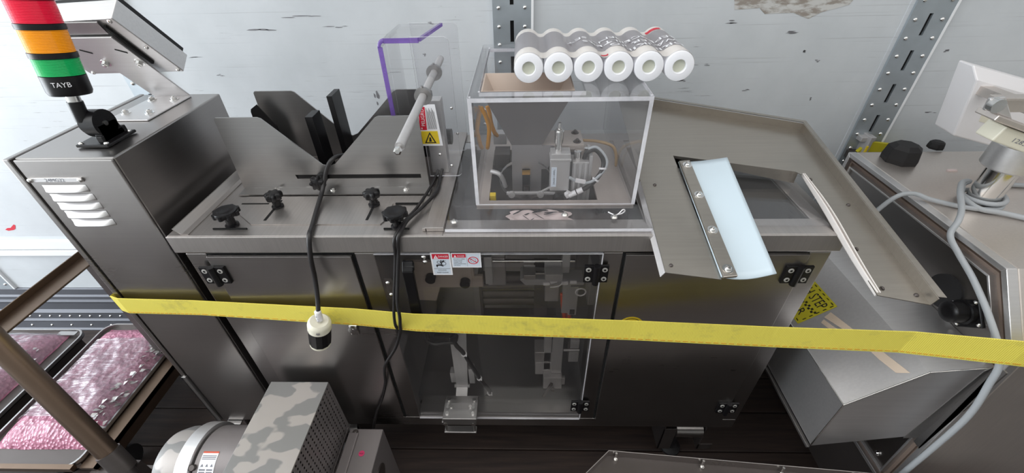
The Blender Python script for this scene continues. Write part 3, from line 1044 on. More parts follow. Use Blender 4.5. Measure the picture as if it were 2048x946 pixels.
def knob(p, a, name, disc=False, k=1.0, parent=mg):
    p, a = V(p), V(a).normalized()
    t = Z if abs(a.z) < .9 else X
    u = a.cross(t).normalized()
    v = a.cross(u)
    mb = MB()
    r = .0235 * k
    if disc:
        mb.lathe(p, a, [(.014, 0), (.014, .004), (.0095, .006), (.0095, .020), (.016, .026), (r, .030), (r + .0015, .035), (r, .040), (r - .004, .0415), (.009, .0375), (.001, .037)], 30)
        for i in range(8):
            g = i * math.pi / 4
            c = p + a * .0285 + (u * math.cos(g) + v * math.sin(g)) * (r - .002)
            mb.lathe(c, a, [(.0062, 0), (.0062, .010)], 10)
    else:
        mb.lathe(p, a, [(.013, 0), (.013, .004), (.009, .006), (.009, .020), (.014, .024)], 20)
        n = 56
        pr = []
        for h, s in ((.020, .72), (.0235, .96), (.030, 1.0), (.036, .95), (.0385, .75)):
            pr.append([p + a * h + (u * math.cos(2 * math.pi * i / n) + v * math.sin(2 * math.pi * i / n)) * r * s * (.86 + .14 * math.cos(7 * 2 * math.pi * i / n)) for i in range(n)])
        vs = [q for ring in pr for q in ring]
        fs = [(j * n + i, j * n + (i + 1) % n, (j + 1) * n + (i + 1) % n, (j + 1) * n + i) for j in range(4) for i in range(n)]
        fs += [tuple(range(n - 1, -1, -1)), tuple(4 * n + i for i in range(n))]
        mb.add(vs, fs, 0, True)
    return mb.build(name, 'black', parent)


knob((-.640, .742, 1.0635), (.0, .0, 1), 'knob', True)
knob((-.272, .735, 1.0635), (0, 0, 1), 'knob', True)
knob((-.570, .812, 1.066), (0, 0, 1), 'star_knob', False, .85)
knob((-.346, .818, 1.066), (0, 0, 1), 'star_knob', False, .85)
knob((-.487, .893, 1.098), (0, -1, 0), 'slot_knob', False, .82)

# ------------------------------------------------------------------ reel guard
rg = thing('reel_guard', 'bent clear plastic guard with purple edges and a steel reel bar', 'guard', (-.23, 1.0, 1.064))
ga, gb = .925, 1.067
MB().box(-.209, -.169, .717, 1.205, 1.0635, 1.0735).box(-.215, -.205, .717, .73, 1.0635, 1.072).build('base_strip', 'steel_top', rg, .001)
xl = -.298
g1 = MB().prism([(xl, ga, 1.18), (xl, ga, 1.382), (xl, gb, 1.382), (xl, gb, 1.18)], (.005, 0, 0)).build('side_pane', 'acrylic', rg)
MB().prism([(xl + .012, ga, 1.394), (-.214, ga, 1.394), (-.190, gb, 1.394), (xl + .012, gb, 1.394)], (0, 0, .005)).build('top_pane', 'acrylic', rg)


def bend(u, v):
    a = math.pi / 2 * u
    return (xl + .0145 - .0145 * math.cos(a), ga + (gb - ga) * v, 1.3825 + .0165 * math.sin(a))


MB().sheet(bend, 8, 1, (.003, 0, -.003)).build('bend', 'acrylic', rg)
mb = MB().box(xl - .001, xl + .0085, ga - .003, ga, 1.18, 1.383).prism([(xl + .013, ga - .003, 1.3905), (-.2125, ga - .003, 1.3905), (-.2125, ga - .003, 1.4), (xl + .013, ga - .003, 1.4)], (0, .003, 0))
mb.prism([(-.2145, ga - .002, 1.393), (-.2085, ga - .002, 1.393), (-.185, gb, 1.393), (-.191, gb, 1.393)], (0, 0, .0068))
mb.sheet(lambda u, v: (xl + .0135 - .0145 * math.cos(math.pi / 2 * u) * (1 - .45 * v), ga - .003, 1.3825 + .0175 * math.sin(math.pi / 2 * u) * (1 - .5 * v)), 8, 1, (0, .003, 0))
mb.build('purple_edge', 'purple_edge', rg)


def rpane(y, x0, x1, z0, z1, r=.012):
    pts = [(x0, y, z0)]
    for cx, cz, a0 in ((x1 - r, z0 + r, -90), (x1 - r, z1 - r, 0)):
        for k in range(6):
            a = math.radians(a0 + 18 * k)
            pts.append((cx + r * math.cos(a), y, cz + r * math.sin(a)))
    pts.append((x0, y, z1))
    return pts


for y, x0 in ((ga, -.232), (gb, -.262)):
    pn = MB().prism(rpane(y, x0, -.152, 1.080, 1.401), (0, .004, 0), 0, 1).build('end_pane', ['acrylic', 'acrylic_edge'], rg)
mb = MB()
for x, y, z in ((-.20, ga, 1.14), (-.185, gb, 1.20), (-.176, gb, 1.13), (-.175, ga, 1.11)):
    domebolt(mb, (x, y - .0005, z), -Y, .004)
mb.each('bolt', 'chrome', rg)
MB().box(-.232, -.190, ga + .03, ga + .06, 1.074, 1.26).build('mount_plate', 'steel_light', rg, .001)
mb = MB().box(-.262, -.205, ga + .065, ga + .14, 1.10, 1.19).cyl((-.205, ga + .10, 1.14), (-.185, ga + .10, 1.14), .02)
mb.build('sensor_block', 'black', rg, .002)
mb = MB().prism([(x, ga - .0015, z) for x, z in [(-.246, 1.163), (-.236, 1.262), (-.197, 1.262), (-.190, 1.163)]], (0, .0012, 0), 0)
yl = ga - .002


def lx(u, v):
    """point of the slanted warning label, u across, v up"""
    x0, x1 = -.246 + .010 * v, -.190 - .007 * v
    return (x0 + (x1 - x0) * u, yl, 1.163 + .099 * v)


mb.prism([lx(.06, .40), lx(.40, .40), lx(.40, .95), lx(.06, .95)], (0, .0004, 0), 1)
mb.prism([lx(.12, .05), lx(.88, .05), lx(.88, .37), lx(.12, .37)], (0, .0003, 0), 2)
for i in range(9):
    mb.prism([lx(.46 + .05 * i, .42), lx(.475 + .05 * i, .42), lx(.475 + .05 * i, .92 - .04 * (i % 3)), lx(.46 + .05 * i, .92 - .04 * (i % 3))], (0, .0003, 0), 3)
mb.prism([lx(.25, .07), lx(.75, .07), lx(.5, .35)], (0, -.0003, 0), 3)
mb.prism([lx(.33, .095), lx(.67, .095), lx(.5, .295)], (0, -.0006, 0), 2)
mb.prism([lx(.44, .11), lx(.56, .11), lx(.53, .22), lx(.47, .22)], (0, -.0009, 0), 3)
mb.prism([lx(.13, .42), lx(.20, .42), lx(.165, .48)], (0, -.0003, 0), 4)
ex, ey = V(lx(.3, .9)) - V(lx(.3, .4)), V(lx(.1, .6)) - V(lx(.3, .6))
mb.text('PELIGRO', V(lx(.33, .50)) - Y * .0003, ex.normalized(), ey.normalized(), .008, 4, .040)
mb.build('warning_label', ['white', 'red', 'yellow', 'ink', 'white_plastic'], rg)
rd = MB().cyl((-.2, .628, 1.3015), (-.2, 1.075, 1.3195), .0080, seg=24)
rod = rd.build('reel_bar', 'alu', rg, .0008)
rdir = V((0, .447, .018)).normalized()
for y in (.836, .974):
    q = V((-.2, y, 1.3015 + (y - .628) * .0403))
    mb = MB().lathe(q, rdir, [(.0085, 0), (.0175, 0), (.0175, .009), (.0085, .009)], 24, caps=False)
    mb.cyl(q + rdir * .0045 + Z * .017, q + rdir * .0045 + Z * .020, .003, seg=8)
    mb.build('collar', 'steel', rod, .0012)
q = V((-.2, .628, 1.3015))
mb = MB().lathe(q, -rdir, [(.0035, 0), (.0035, .012)], 12)
mb.lathe(q - rdir * .010, -rdir, [(.0068, 0), (.0068, .006), (.004, .007)], 6, smooth=False)
mb.build('end_screw', 'chrome', rod)

# ------------------------------------------------------------------ feeder with hopper, under its cover
fd = thing('sachet_feeder', 'steel hopper and air cylinder feeder standing inside the clear box', 'feeder', (.05, .95, 1.06))
mb = MB()
hx = (-.081, .172)
for bx in ((-.108, .250, .812, .836), (-.108, .250, 1.10, 1.16), (-.108, hx[0], .836, 1.10), (hx[1], .250, .836, 1.10)):
    mb.box(bx[0], bx[1], bx[2], bx[3], 1.0565, 1.0645)
mb.build('mounting_plate', 'plate_pale', fd)


def hop(zs, xa, xb, ya, yb):
    return [(xa, ya, zs), (xb, ya, zs), (xb, yb, zs), (xa, yb, zs)]


mb = MB()
top, mid, bot = hop(1.297, -.090, .110, .900, 1.03), hop(1.174, -.027, .043, .900, .96), hop(1.035, -.027, .043, .900, .96)
ti, mi = hop(1.297, -.087, .107, .903, 1.027), hop(1.174, -.024, .040, .903, .957)
for i in range(4):
    j = (i + 1) % 4
    mb.add([top[i], top[j], mid[j], mid[i]], [(0, 3, 2, 1)], 0)
    mb.add([ti[i], ti[j], mi[j], mi[i]], [(0, 1, 2, 3)], 1)
    mb.add([top[i], top[j], ti[j], ti[i]], [(0, 1, 2, 3)], 1)
    mb.add([mid[i], mid[j], bot[j], bot[i]], [(0, 3, 2, 1)], 2)
mb.add(bot, [(0, 3, 2, 1)], 0)
mb.prism([(x, .8985, z) for x, z in [(.020, 1.168), (.022, 1.172), (.068, 1.172), (.074, 1.165), (.070, 1.135), (.056, 1.112), (.020, 1.112)]], (0, .003, 0), 2)
hp_ = mb.build('hopper', ['steel_hop', 'hop_in', 'steel_chute'], fd)
mb = MB().box(-.0025, .0155, .8935, .900, 1.045, 1.112, 1).box(-.003, .016, .884, .900, 1.105, 1.112, 0)
for k in range(9):
    mb.lathe((.0065, .893, 1.046 + .003 * k), Z, [(.0062, 0), (.0062, .0016)], 12, 2)
mb.build('spring_slot', ['brass', 'hole_shade', 'dark_steel'], hp_)
mb = MB()
pts = [V((.005 + .062 * math.cos(math.radians(a)), .89 + .0 * a, 1.085 + .052 * math.sin(math.radians(a)))) for a in range(120, 425, 15)]
for i in range(len(pts) - 1):
    a, b_ = pts[i], pts[i + 1]
    mb.frame(a, (b_ - a).normalized(), Y, Z, (b_ - a).length + .001, .012, .0013)
mb.build('clamp_band', 'steel', fd)
mb = MB().cyl((.083, .86, 1.058), (.083, .84, 1.058), .013, seg=20).cyl((.083, .84, 1.058), (.083, .838, 1.058), .005, seg=12, m=1)
mb.build('roller', ['rubber', 'chrome'], fd)
mb = MB().box(-.04, .075, .86, .868, 1.064, 1.070).prism([(.03, .862, 1.066), (.035, .862, 1.064), (.068, .862, 1.083), (.064, .862, 1.086)], (0, .004, 0)).cyl((-.028, .86, 1.068), (-.028, .852, 1.068), .008, seg=10).cyl((.04, .86, 1.068), (.04, .852, 1.068), .008, seg=10)
mb.build('catch', 'alu', fd, .0008)
mb = MB().box(.062, .106, .86, .895, 1.075, 1.170).box(.060, .108, .858, .897, 1.152, 1.158)
cy = mb.build('air_cylinder', 'alu', fd, .0015)
MB().box(.064, .076, .8585, .860, 1.087, 1.137, 0).text('24x50', (.0725, .8582, 1.093), Z, -X, .004, 1, .018).text('1.0MPa', (.0725, .8582, 1.114), Z, -X, .004, 1, .018).build('rating_label', ['label_blue', 'ink'], cy)
mb = MB().cyl((.079, .877, 1.158), (.079, .877, 1.195), .0075, seg=18).cyl((.079, .877, 1.19), (.079, .877, 1.216), .010, seg=20)
hexbolt(mb, (.079, .877, 1.216), Z, .007, .006)
mb.cyl((.079, .877, 1.222), (.079, .877, 1.236), .0035, seg=10)
mb.build('piston_rod', 'chrome', cy)
mb = MB().box(.112, .150, .868, .908, 1.03, 1.145).box(.150, .157, .868, .93, 1.03, 1.16)
for x in (.118, .131, .144):
    mb.cyl((x, .868, 1.035), (x, .868, 1.143), .0045, seg=10)
mb.build('guide_body', 'alu', fd, .001)
MB().cyl((.124, .885, 1.14), (.124, .885, 1.165), .008, seg=18).cyl((.146, .90, 1.14), (.146, .90, 1.165), .006, seg=14).each('guide_rod', 'chrome', fd)
cr = MB().box(.020, .140, .902, .985, 1.160, 1.172).box(.13, .14, .90, .985, 1.06, 1.16).build('cross_block', 'plate_pale', fd, .001)
mb = MB()
for x, y in ((.038, .918), (.125, .918), (.038, .968), (.125, .968)):
    hexbolt(mb, (x, y, 1.172), Z, .006, .005)
mb.each('bolt', 'dark_steel', cr)
hl = [(.107, .85, 1.068), (.125, .85, 1.078), (.146, .85, 1.089), (.165, .855, 1.106), (.180, .86, 1.131), (.180, .87, 1.152), (.163, .88, 1.170), (.144, .88, 1.163), (.140, .89, 1.140)]
hs_ = MB().tube(hl, .0055).build('sensor_cable', 'black_cable', fd)
MB().tube([(.104, .85, 1.117), (.12, .85, 1.108), (.146, .85, 1.102), (.166, .852, 1.112), (.186, .86, 1.135), (.186, .87, 1.155), (.165, .88, 1.176), (.146, .88, 1.172)], .0036).build('air_tube', 'grey_cable', fd)
mb = MB()
for i, L in ((0, .018), (1, .014)):
    d = (V(hl[i + 1]) - V(hl[i])).normalized()
    mb.lathe(hl[i], d, [(.0066, 0), (.0066, L)], 12)
for i in (3, 4):
    d = (V(hl[i + 1]) - V(hl[i])).normalized()
    mb.lathe(hl[i], d, [(.0085, 0), (.0085, .004)], 12)
mb.frame((.118, .846, 1.106), (.95, 0, -.2), Y, (.2, 0, .95), .024, .006, .008)
mb.frame((.100, .846, 1.082), (.8, 0, -.5), Y, (.5, 0, .8), .022, .003, .003).frame((.102, .846, 1.062), (.75, 0, .5), Y, (-.5, 0, .75), .012, .012, .012)
mb.each('cable_sleeve', 'white_plastic', hs_)
for dx, pts in ((0, [(-.134, 1.05, 1.226), (-.124, 1.05, 1.205), (-.117, 1.05, 1.172), (-.122, 1.05, 1.13), (-.125, 1.06, 1.115)]), (1, [(-.091, 1.05, 1.21), (-.086, 1.05, 1.19), (-.083, 1.05, 1.165), (-.075, 1.055, 1.135), (-.066, 1.07, 1.12)])):
    if dx == 0:
        pts = [(x + .032, y - .05, z) for x, y, z in pts]
    MB().tube(pts, .0055).build('amber_hose', 'amber_hose', fd)
MB().tube([(.150, 1.0, 1.138), (.19, 1.0, 1.134), (.225, 1.0, 1.122), (.238, 1.0, 1.10), (.243, 1.0, 1.065)], .004).build('beige_tube', 'beige', fd)
mb = MB().box(-.075, -.035, 1.0, 1.05, 1.06, 1.10).box(-.08, -.045, 1.06, 1.09, 1.10, 1.13, 1).tube([(-.08, .93, 1.09), (-.06, .92, 1.088), (-.05, .92, 1.07), (-.045, .92, 1.05)], .006, m=1)
mb.each('rear_valve', ['dark_steel', 'alu'], fd, .001)
MB().box(-.080, -.066, .855, .87, 1.045, 1.066).build('yellow_fitting', 'yellow', fd, .001)
MB().box(-.1, .20, .76, .812, 1.040, 1.044).box(-.16, .26, .78, 1.15, .985, .99).box(.19, .24, .85, 1.10, .99, 1.05).build('lower_shelf', 'dark_steel', mc)

# clear sheets on the table
lid = MB().box(-.166, .268, .714, .8068, 1.0650, 1.0705).box(-.166, -.1105, .8068, 1.15, 1.0650, 1.0705)
MB().box(.293, .640, .73, .98, 1.0636, 1.0676).build('clear_hatch_sheet', 'acrylic', mc)
ld = lid.build('clear_cover_sheet', 'acrylic', mc)
MB().box(-.166, .268, .7132, .7142, 1.0645, 1.0712).build('cut_edge', 'acrylic_edge', ld)
mb = MB()
for x, y in ((-.15, .742), (.09, .767), (.196, .757)):
    hexbolt(mb, (x, y, 1.0705), Z, .005, .004)
mb.each('screw', 'chrome', ld)
mb = MB().sheet(lambda u, v: (-.035 + .14 * u + .006 * math.sin(9 * v), .757 + .05 * v, 1.0545 + .003 * math.sin(13 * u + 5 * v) + .002 * math.sin(23 * u)), 22, 8)
pp_ = tag(mb.build('paper_scrap', 'paper'), 'crumpled pinkish paper scrap with black strokes under the clear sheet before the box', 'paper')
mb = MB()
for (x, y, a, L, wd) in ((-.012, .794, .7, .03, .005), (.008, .786, .6, .014, .004), (.03, .795, .4, .022, .006), (.045, .80, -.2, .025, .006), (.055, .787, .3, .02, .004),
                         (.062, .792, .1, .03, .005), (.085, .796, -.5, .022, .007), (.005, .772, -.9, .022, .002), (.035, .776, -.8, .03, .002), (.02, .766, .8, .012, .002)):
    c, s_ = math.cos(a), math.sin(a)
    mb.prism([(x + c * L * u - s_ * wd * v, y + s_ * L * u + c * wd * v, 1.0600) for u, v in ((-.5, -.2), (-.1, -.5), (.5, -.1), (.4, .3), (0, .5), (-.5, .3))], (0, 0, .0004))
mb.each('brush_stroke', 'ink', pp_)
MB().tube([(.20, .762, 1.072), (.205, .757, 1.080), (.213, .76, 1.088), (.219, .765, 1.082), (.215, .768, 1.073), (.205, .765, 1.072)], .0014, 6).tube([(.20, .762, 1.072), (.192, .768, 1.072), (.186, .775, 1.072)], .0014, 6).build('wire_twist', 'white_plastic', ld)

# clear box over the feeder
cv = thing('clear_box', 'clear plastic box standing over the hopper with white filters on top', 'cover', (.07, 1.0, 1.065))
bx0, bx1, by0, by1, bz0, bz1 = -.108, .250, .808, 1.225, 1.0705, 1.315
T_ = .008
MB().box(bx0 + T_, bx1 - T_, by0, by0 + T_, bz0, bz1 - T_).build('front_pane', 'acrylic', cv)
MB().box(bx0 + T_, bx1 - T_, by1 - T_, by1, bz0, bz1 - T_).build('back_pane', 'acrylic', cv)
for x in (bx0, bx1 - T_):
    MB().box(x, x + T_, by0 + .0, by1, bz0, bz1 - T_).build('side_pane', 'acrylic', cv)
ix0, ix1, iy0, iy1 = bx0 + .020, .125, by0 + .035, by1 - .045
mb = MB().box(bx0, bx1, by0, iy0, bz1 - T_, bz1).box(bx0, bx1, iy1, by1, bz1 - T_, bz1).box(bx0, ix0, iy0, iy1, bz1 - T_, bz1).box(ix1, bx1, iy0, iy1, bz1 - T_, bz1)
mb.build('top_pane', 'acrylic', cv)
mb = MB()
for x in (bx0 - .0003, bx1 - T_ + .0003):
    mb.box(x, x + T_, by0 - .0008, by0, bz0, bz1 - T_)
mb.box(bx0, bx1, by0 - .0008, by0, bz1 - T_, bz1).box(bx0, bx1, by0 - .0006, by0, bz0, bz0 + .002)
mb.box(bx0 - .0006, bx0, by0, by1, bz1 - T_, bz1).box(bx1, bx1 + .0006, by0, by1, bz1 - T_, bz1)
mb.box(ix0, ix1, iy0 - .001, iy0, bz1 - T_, bz1).box(ix0, ix1, iy1, iy1 + .001, bz1 - T_, bz1).box(ix0 - .001, ix0, iy0, iy1, bz1 - T_, bz1)
mb.build('cut_edge', 'acrylic_edge', cv)
mb = MB()
for k, (x, y) in enumerate(((bx0 + .004, by0 + .004), (ix0, iy0), (bx1 - .004, by0 + .004), (ix0, iy1))):
    mb.box(x - .002, x + .002, y - .002, y + .002, bz1, bz1 + .002)
mb.each('corner_glue', 'acrylic_edge', cv)

# ------------------------------------------------------------------ shrink-wrapped filters on the box
fk = thing('filter_pack', 'shrink-wrapped row of six white tubular filters lying on the clear box', 'filters', (.163, 1.0, bz1))
R_ = .0295
xs = [.0115 + .0608 * i for i in range(6)]
zc = bz1 + R_ + .0006
ya, yb_ = .893, 1.115


def roll(x):
    prf = [(.0005, .008), (.0132, .008), (.0132, .001), (.0142, 0), (R_ - .002, 0), (R_ - .0006, .0006), (R_, .003), (R_, yb_ - ya - .004), (R_ - .004, yb_ - ya), (.001, yb_ - ya)]
    mb = MB()
    mb.lathe((x, ya, zc), Y, prf, 32, 0, caps=False)
    mb.lathe((x, ya + .0075, zc), Y, [(.0131, 0), (.0131, .0004)], 24, 1)
    return mb.build('filter_roll', ['filter', 'core'], fk, loc=(x, ya, zc))


r0_ = roll(xs[0])
for i in range(1, 6):
    dup(r0_, (xs[i] - xs[0], 0, 0), fk)


def wave_top(x):
    best = max((zc + math.sqrt(max(0, (R_ + .0012) ** 2 - (x - c) ** 2)) if abs(x - c) < R_ + .0012 else -9) for c in xs)
    d = min(abs(x - c) for c in xs)
    if xs[0] < x < xs[-1]:
        ph = (x - xs[0]) / .0608
        return max(best, zc + R_ + .0012 - .0115 * (.5 - .5 * math.cos(2 * math.pi * ph)) - .0005)
    return best


path = []
for k in range(11):
    a = math.radians(250 - 16 * k)
    path.append((xs[0] + (R_ + .0012) * math.cos(a), zc + (R_ + .0012) * math.sin(a)))
nx = 90
for k in range(1, nx):
    x = xs[0] + (xs[-1] - xs[0]) * k / nx
    path.append((x, wave_top(x)))
for k in range(13):
    a = math.radians(90 - 14 * k)
    path.append((xs[-1] + (R_ + .0012) * math.cos(a), zc + (R_ + .0012) * math.sin(a)))
bands = [(ya + .004, ya + .046, 1), (ya + .046, ya + .185, 0), (ya + .185, yb_ - .004, 1)]
for y0, y1, mm in bands:
    n = len(path)
    vs = [(x, y, z) for y in (y0, y1) for x, z in path]
    mb = MB().add(vs, [(i, i + 1, n + i + 1, n + i) for i in range(n - 1)], 0, True)
    mb.build('wrap_band', 'wrap_cream' if mm else 'wrap_grey', fk)
mb = MB()


def on_wrap(p):
    return V((p.x, p.y, wave_top(p.x) + .0021))


for i, (t_, wd) in enumerate((('DRINKING', .150), ('WATER FILTERS', .205), ('REPLACEMENT SET', .235))):
    mb.text(t_, (.332, ya + .060 + .030 * i, 1.4), -X, -Y, .0165, 0, wd, on_wrap)
mb.build('lettering', 'white', fk)
mb = MB()
for (x0, x1, y0, y1) in ((.288, .320, ya + .188, ya + .203), (.158, .172, ya + .010, ya + .018)):
    n = 6
    pts = [V((x0 + (x1 - x0) * i / n, y, wave_top(x0 + (x1 - x0) * i / n) + .0007)) for y in (y0, y1) for i in range(n + 1)]
    mb.add(pts, [(i, i + 1, n + 2 + i, n + 1 + i) for i in range(n)])
mb.each('red_print', 'red', fk)

# ------------------------------------------------------------------ discharge tray
dt = thing('discharge_tray', 'large sloping sheet steel tray with white silicone flap right of the clear box', 'tray', (.5, .8, 1.063))
SL = .21


def tz(x, y, off=0):
    return V((x, y, 1.17 + SL * (y - 1.193) + off))


nrm = V((0, -SL, 1)).normalized()
outl = [(.27, .606), (.27, 1.193), (.712, 1.046), (.722, .536), (.640, .556), (.645, .876), (.634, .888), (.366, .949), (.372, .590)]


def clip_piece(pts):
    return [tz(x, y) for x, y in pts]


mb = MB()
for pg in ([(.27, .606), (.372, .590), (.366, .949), (.27, 1.193)], [(.27, 1.193), (.366, .949), (.634, .888), (.712, 1.046)], [(.712, 1.046), (.634, .888), (.645, .876), (.640, .556), (.722, .536)]):
    mb.prism(clip_piece(pg), -nrm * .0018)
mb.build('floor_sheet', 'steel_tray', dt)
mb = MB()


def flange(a, b_, hgt, th=.0018, m=0):
    a, b_ = tz(*a), tz(*b_)
    d = (b_ - a).normalized()
    side_ = d.cross(nrm).normalized()
    mb.prism([a, b_, b_ + nrm * hgt, a + nrm * hgt], side_ * th, m)


flange((.27, 1.193), (.712, 1.046), .020)
flange((.712, 1.046), (.722, .536), .020)
a, b_ = tz(.27, 1.193, .0196), tz(.712, 1.046, .0196)
c_ = tz(.722, .536, .0196)
mb.prism([a, b_, b_ + V((.012, .010, 0)), a + V((0, .012, 0))], nrm * .0015)
mb.prism([b_, c_, c_ + V((.013, -.002, 0)), b_ + V((.012, .010, 0))], nrm * .0015)
mb.build('rim', 'steel_tray', dt)
mb = MB()
a, b_ = tz(.27, .606), tz(.27, .86)
mb.prism([a, b_, b_ + V((-.007, 0, -.012)), a + V((-.007, 0, -.012))], (.0015, 0, 0))
mb.build('side_lip', 'steel_light', dt)
MB().prism([tz(.366, .949), tz(.640, .8865), tz(.640, .8865, -.03), tz(.366, .949, -.006)], (0, .0015, 0)).build('back_lip', 'steel_tray', dt)
MB().prism([tz(.369, .915, .006), tz(.395, .918, .006), tz(.398, .589, .006), tz(.371, .586, .006)], nrm * .006).build('clamp_bar', 'steel_tray', dt, .0015)
mb = MB()
for y in (.898, .799, .699, .603):
    q = tz(.384, y, .012)
    mb.lathe(q, nrm, [(.0105, 0), (.0105, .0015)], 18)
    domebolt(mb, q + nrm * .001, nrm, .0068, 0, 16)
    mb.lathe(q + nrm * .005, nrm, [(.004, 0), (.003, .004)], 10)
mb.each('bolt', 'chrome', dt)


def flapfn(u, v):
    y = .918 - .327 * v
    x = .370 + .105 * u
    lift = .004 + .020 * u ** 1.5 * (1 - .5 * v) - .018 * max(0, u - .25) ** 2 * v - .012 * v * v * math.sin(math.pi * u)
    return tz(x, y - .012 * u * (1 - v) + .008 * u * v, lift)


MB().sheet(flapfn, 14, 20, nrm * .002).build('silicone_flap', 'silicone', dt)


def strip(u, v):
    y = .876 - .315 * v
    w_ = .003 * math.sin(7 * v) * v
    return tz(.645 - .003 * v - .002 + w_ * .8, y, .005 - .014 * u * (.5 + .5 * v) + .004 * math.sin(4.2 * v) * (1 - u))


MB().sheet(strip, 6, 24, (.0022, 0, 0)).build('rubber_strip', 'white_rubber', dt)
MB().sheet(lambda u, v: V(strip(u, v)) + V((.004 + .004 * math.sin(3 * v), 0, .004 * u)), 6, 24, (.0016, 0, 0)).build('rubber_strip', 'white_rubber', dt)
mb = MB()
for y in (.86, .76, .66, .57):
    domebolt(mb, tz(.655, y, .0), (1, 0, .6), .0045, 0)
for x, y in ((.70, .78), (.708, .556), (.300, .846), (.285, .622)):
    domebolt(mb, tz(x, y), nrm, .004, 0)
mb.each('screw', 'dark_steel', dt)

# ------------------------------------------------------------------ yellow webbing strap across the front
sp = [(-1.006, 1.05, .850), (-1.0105, .78, .849), (-1.0085, .712, .849), (-.985, .7045, .848), (-.80, .702, .844), (-.40, .684, .831), (-.26, .672, .826), (-.05, .666, .822), (.25, .654, .821), (.55, .622, .838), (.80, .585, .868), (.955, .528, .906), (1.3, .45, .93), (1.9, .28, 1.01)]
P = [V(p) for p in sp]
hw = [.026, .026, .026, .026, .026, .030, .031, .033, .034, .034, .034, .035, .036, .036]
vs, fs = [], []
Q = []
for i in range(len(P) - 1):
    for k in range(6):
        t = k / 6
        Q.append((P[i].lerp(P[i + 1], t), hw[i] + (hw[i + 1] - hw[i]) * t))
Q.append((P[-1], hw[-1]))
mb = MB()
n = len(Q)
for q, h in Q:
    for dz, dy in ((-1, -.0012), (-.84, -.0014), (1, -.0012), (1, .0012), (-1, .0012)):
        lean = .10 * h * dz
        vs.append(q + V((0, dy - lean * .2, dz * h)))
for i in range(n - 1):
    for j in range(5):
        a = i * 5 + j
        b_ = i * 5 + (j + 1) % 5
        fs.append((a, a + 5, b_ + 5, b_))
mb.add(vs, fs, 0)
for i in range(n - 1):
    mb.m[i * 5] = 0
st = tag(mb.build('webbing_strap', 'webbing'), 'dirty yellow webbing strap stretched across the front of the machines', 'strap')
mb = MB()
for i in range(18, n - 1):
    for k in range(3):
        a, b_ = Q[i][0].lerp(Q[i + 1][0], k / 3 + .04), Q[i][0].lerp(Q[i + 1][0], k / 3 + .26)
        h = Q[i][1]
        mb.prism([a + V((0, -.0022, -h * .80)), b_ + V((0, -.0022, -h * .80)), b_ + V((0, -.0022, -h * .80 - .0011)), a + V((0, -.0022, -h * .80 - .0011))], (0, .0008, 0))
tag(mb.build('edge_stitching', 'stitch', st), kind='stuff')

# ------------------------------------------------------------------ cords
pc = thing('power_cord', 'black power cord with locking plug hanging over the strap', 'cord', (-.47, .665, .76))
MB().tube([(-.44, 1.0, 1.10), (-.437, .93, 1.137), (-.447, .893, 1.147), (-.462, .878, 1.128), (-.475, .850, 1.085), (-.468, .79, 1.073), (-.456, .73, 1.0695), (-.450, .696, 1.066), (-.456, .683, 1.02), (-.462, .68, .97), (-.466, .668, .92), (-.468, .650, .88), (-.470, .648, .862)], .0052, 10).build('cable', 'black_cable', pc)
MB().tube([(-.468, .650, .889), (-.469, .6475, .862)], .0075, 10).text('12-4', (-.4665, .6395, .865), Z, -X, .005, 1, .018).build('tag_sleeve', ['white_plastic', 'grey_ink'], pc)
pa = V((-.27, .06, -.96)).normalized()
pb = V((-.471, .6465, .862))
plg = MB().lathe(pb, pa, [(.008, .005), (.020, .001), (.0250, .006), (.0262, .012), (.0262, .028), (.0245, .029)], 30).build('plug_collar', 'cream', pc)
mb = MB()
for a in (-.9, .25):
    q = pb + pa * .020 + V((math.sin(a) * .0258, -math.cos(a) * .0258, 0))
    mb.lathe(q, V((math.sin(a), -math.cos(a), 0)), [(.0045, -.001), (.0045, .0008)], 12)
mb.each('screw', 'steel_light', plg)
MB().lathe(pb + pa * .029, pa, [(.0245, 0), (.0258, .002), (.0250, .053), (.0235, .055)], 12, smooth=False).build('plug_body', 'black', pc)
MB().lathe(pb + pa * .084, pa, [(.0240, 0), (.0240, .006), (.021, .008)], 30).build('plug_face', 'cream', pc)
mb = MB()
for a in (.3, 1.9, 3.5, 5.1):
    q = pb + pa * .090 + V((math.cos(a) * .010, math.sin(a) * .010, 0))
    mb.frame(q + V((-.003, -.001, 0)), X, Y, pa, .006, .002, .013)
mb.each('prong', 'brass', pc)

sc = thing('sensor_cord', 'thin black cords trailing from the reel guard over the clear door to the floor', 'cord', (-.30, .69, 0))
MB().tube([(-.205, 1.0, 1.085), (-.207, .93, 1.080), (-.205, .86, 1.078), (-.225, .80, 1.0755), (-.250, .745, 1.0745), (-.256, .71, 1.073), (-.261, .692, 1.066), (-.266, .688, 1.03), (-.276, .676, .97), (-.284, .660, .91), (-.285, .655, .87), (-.292, .661, .83), (-.306, .682, .78), (-.332, .689, .71), (-.372, .690, .64), (-.384, .690, .60), (-.392, .690, .55), (-.418, .690, .47), (-.452, .688, .39), (-.49, .67, .25), (-.50, .65, .10), (-.47, .60, .006)], .0042, 8).build('cable', 'black_cable', sc)
MB().tube([(-.215, 1.0, 1.083), (-.219, .92, 1.079), (-.226, .86, 1.0775), (-.24, .79, 1.0755), (-.257, .74, 1.0745), (-.264, .708, 1.072), (-.270, .690, 1.06), (-.274, .686, 1.02), (-.284, .674, .96), (-.294, .662, .90), (-.298, .656, .87), (-.304, .662, .83), (-.310, .682, .79)], .0036, 8).build('cable', 'black_cable', sc)

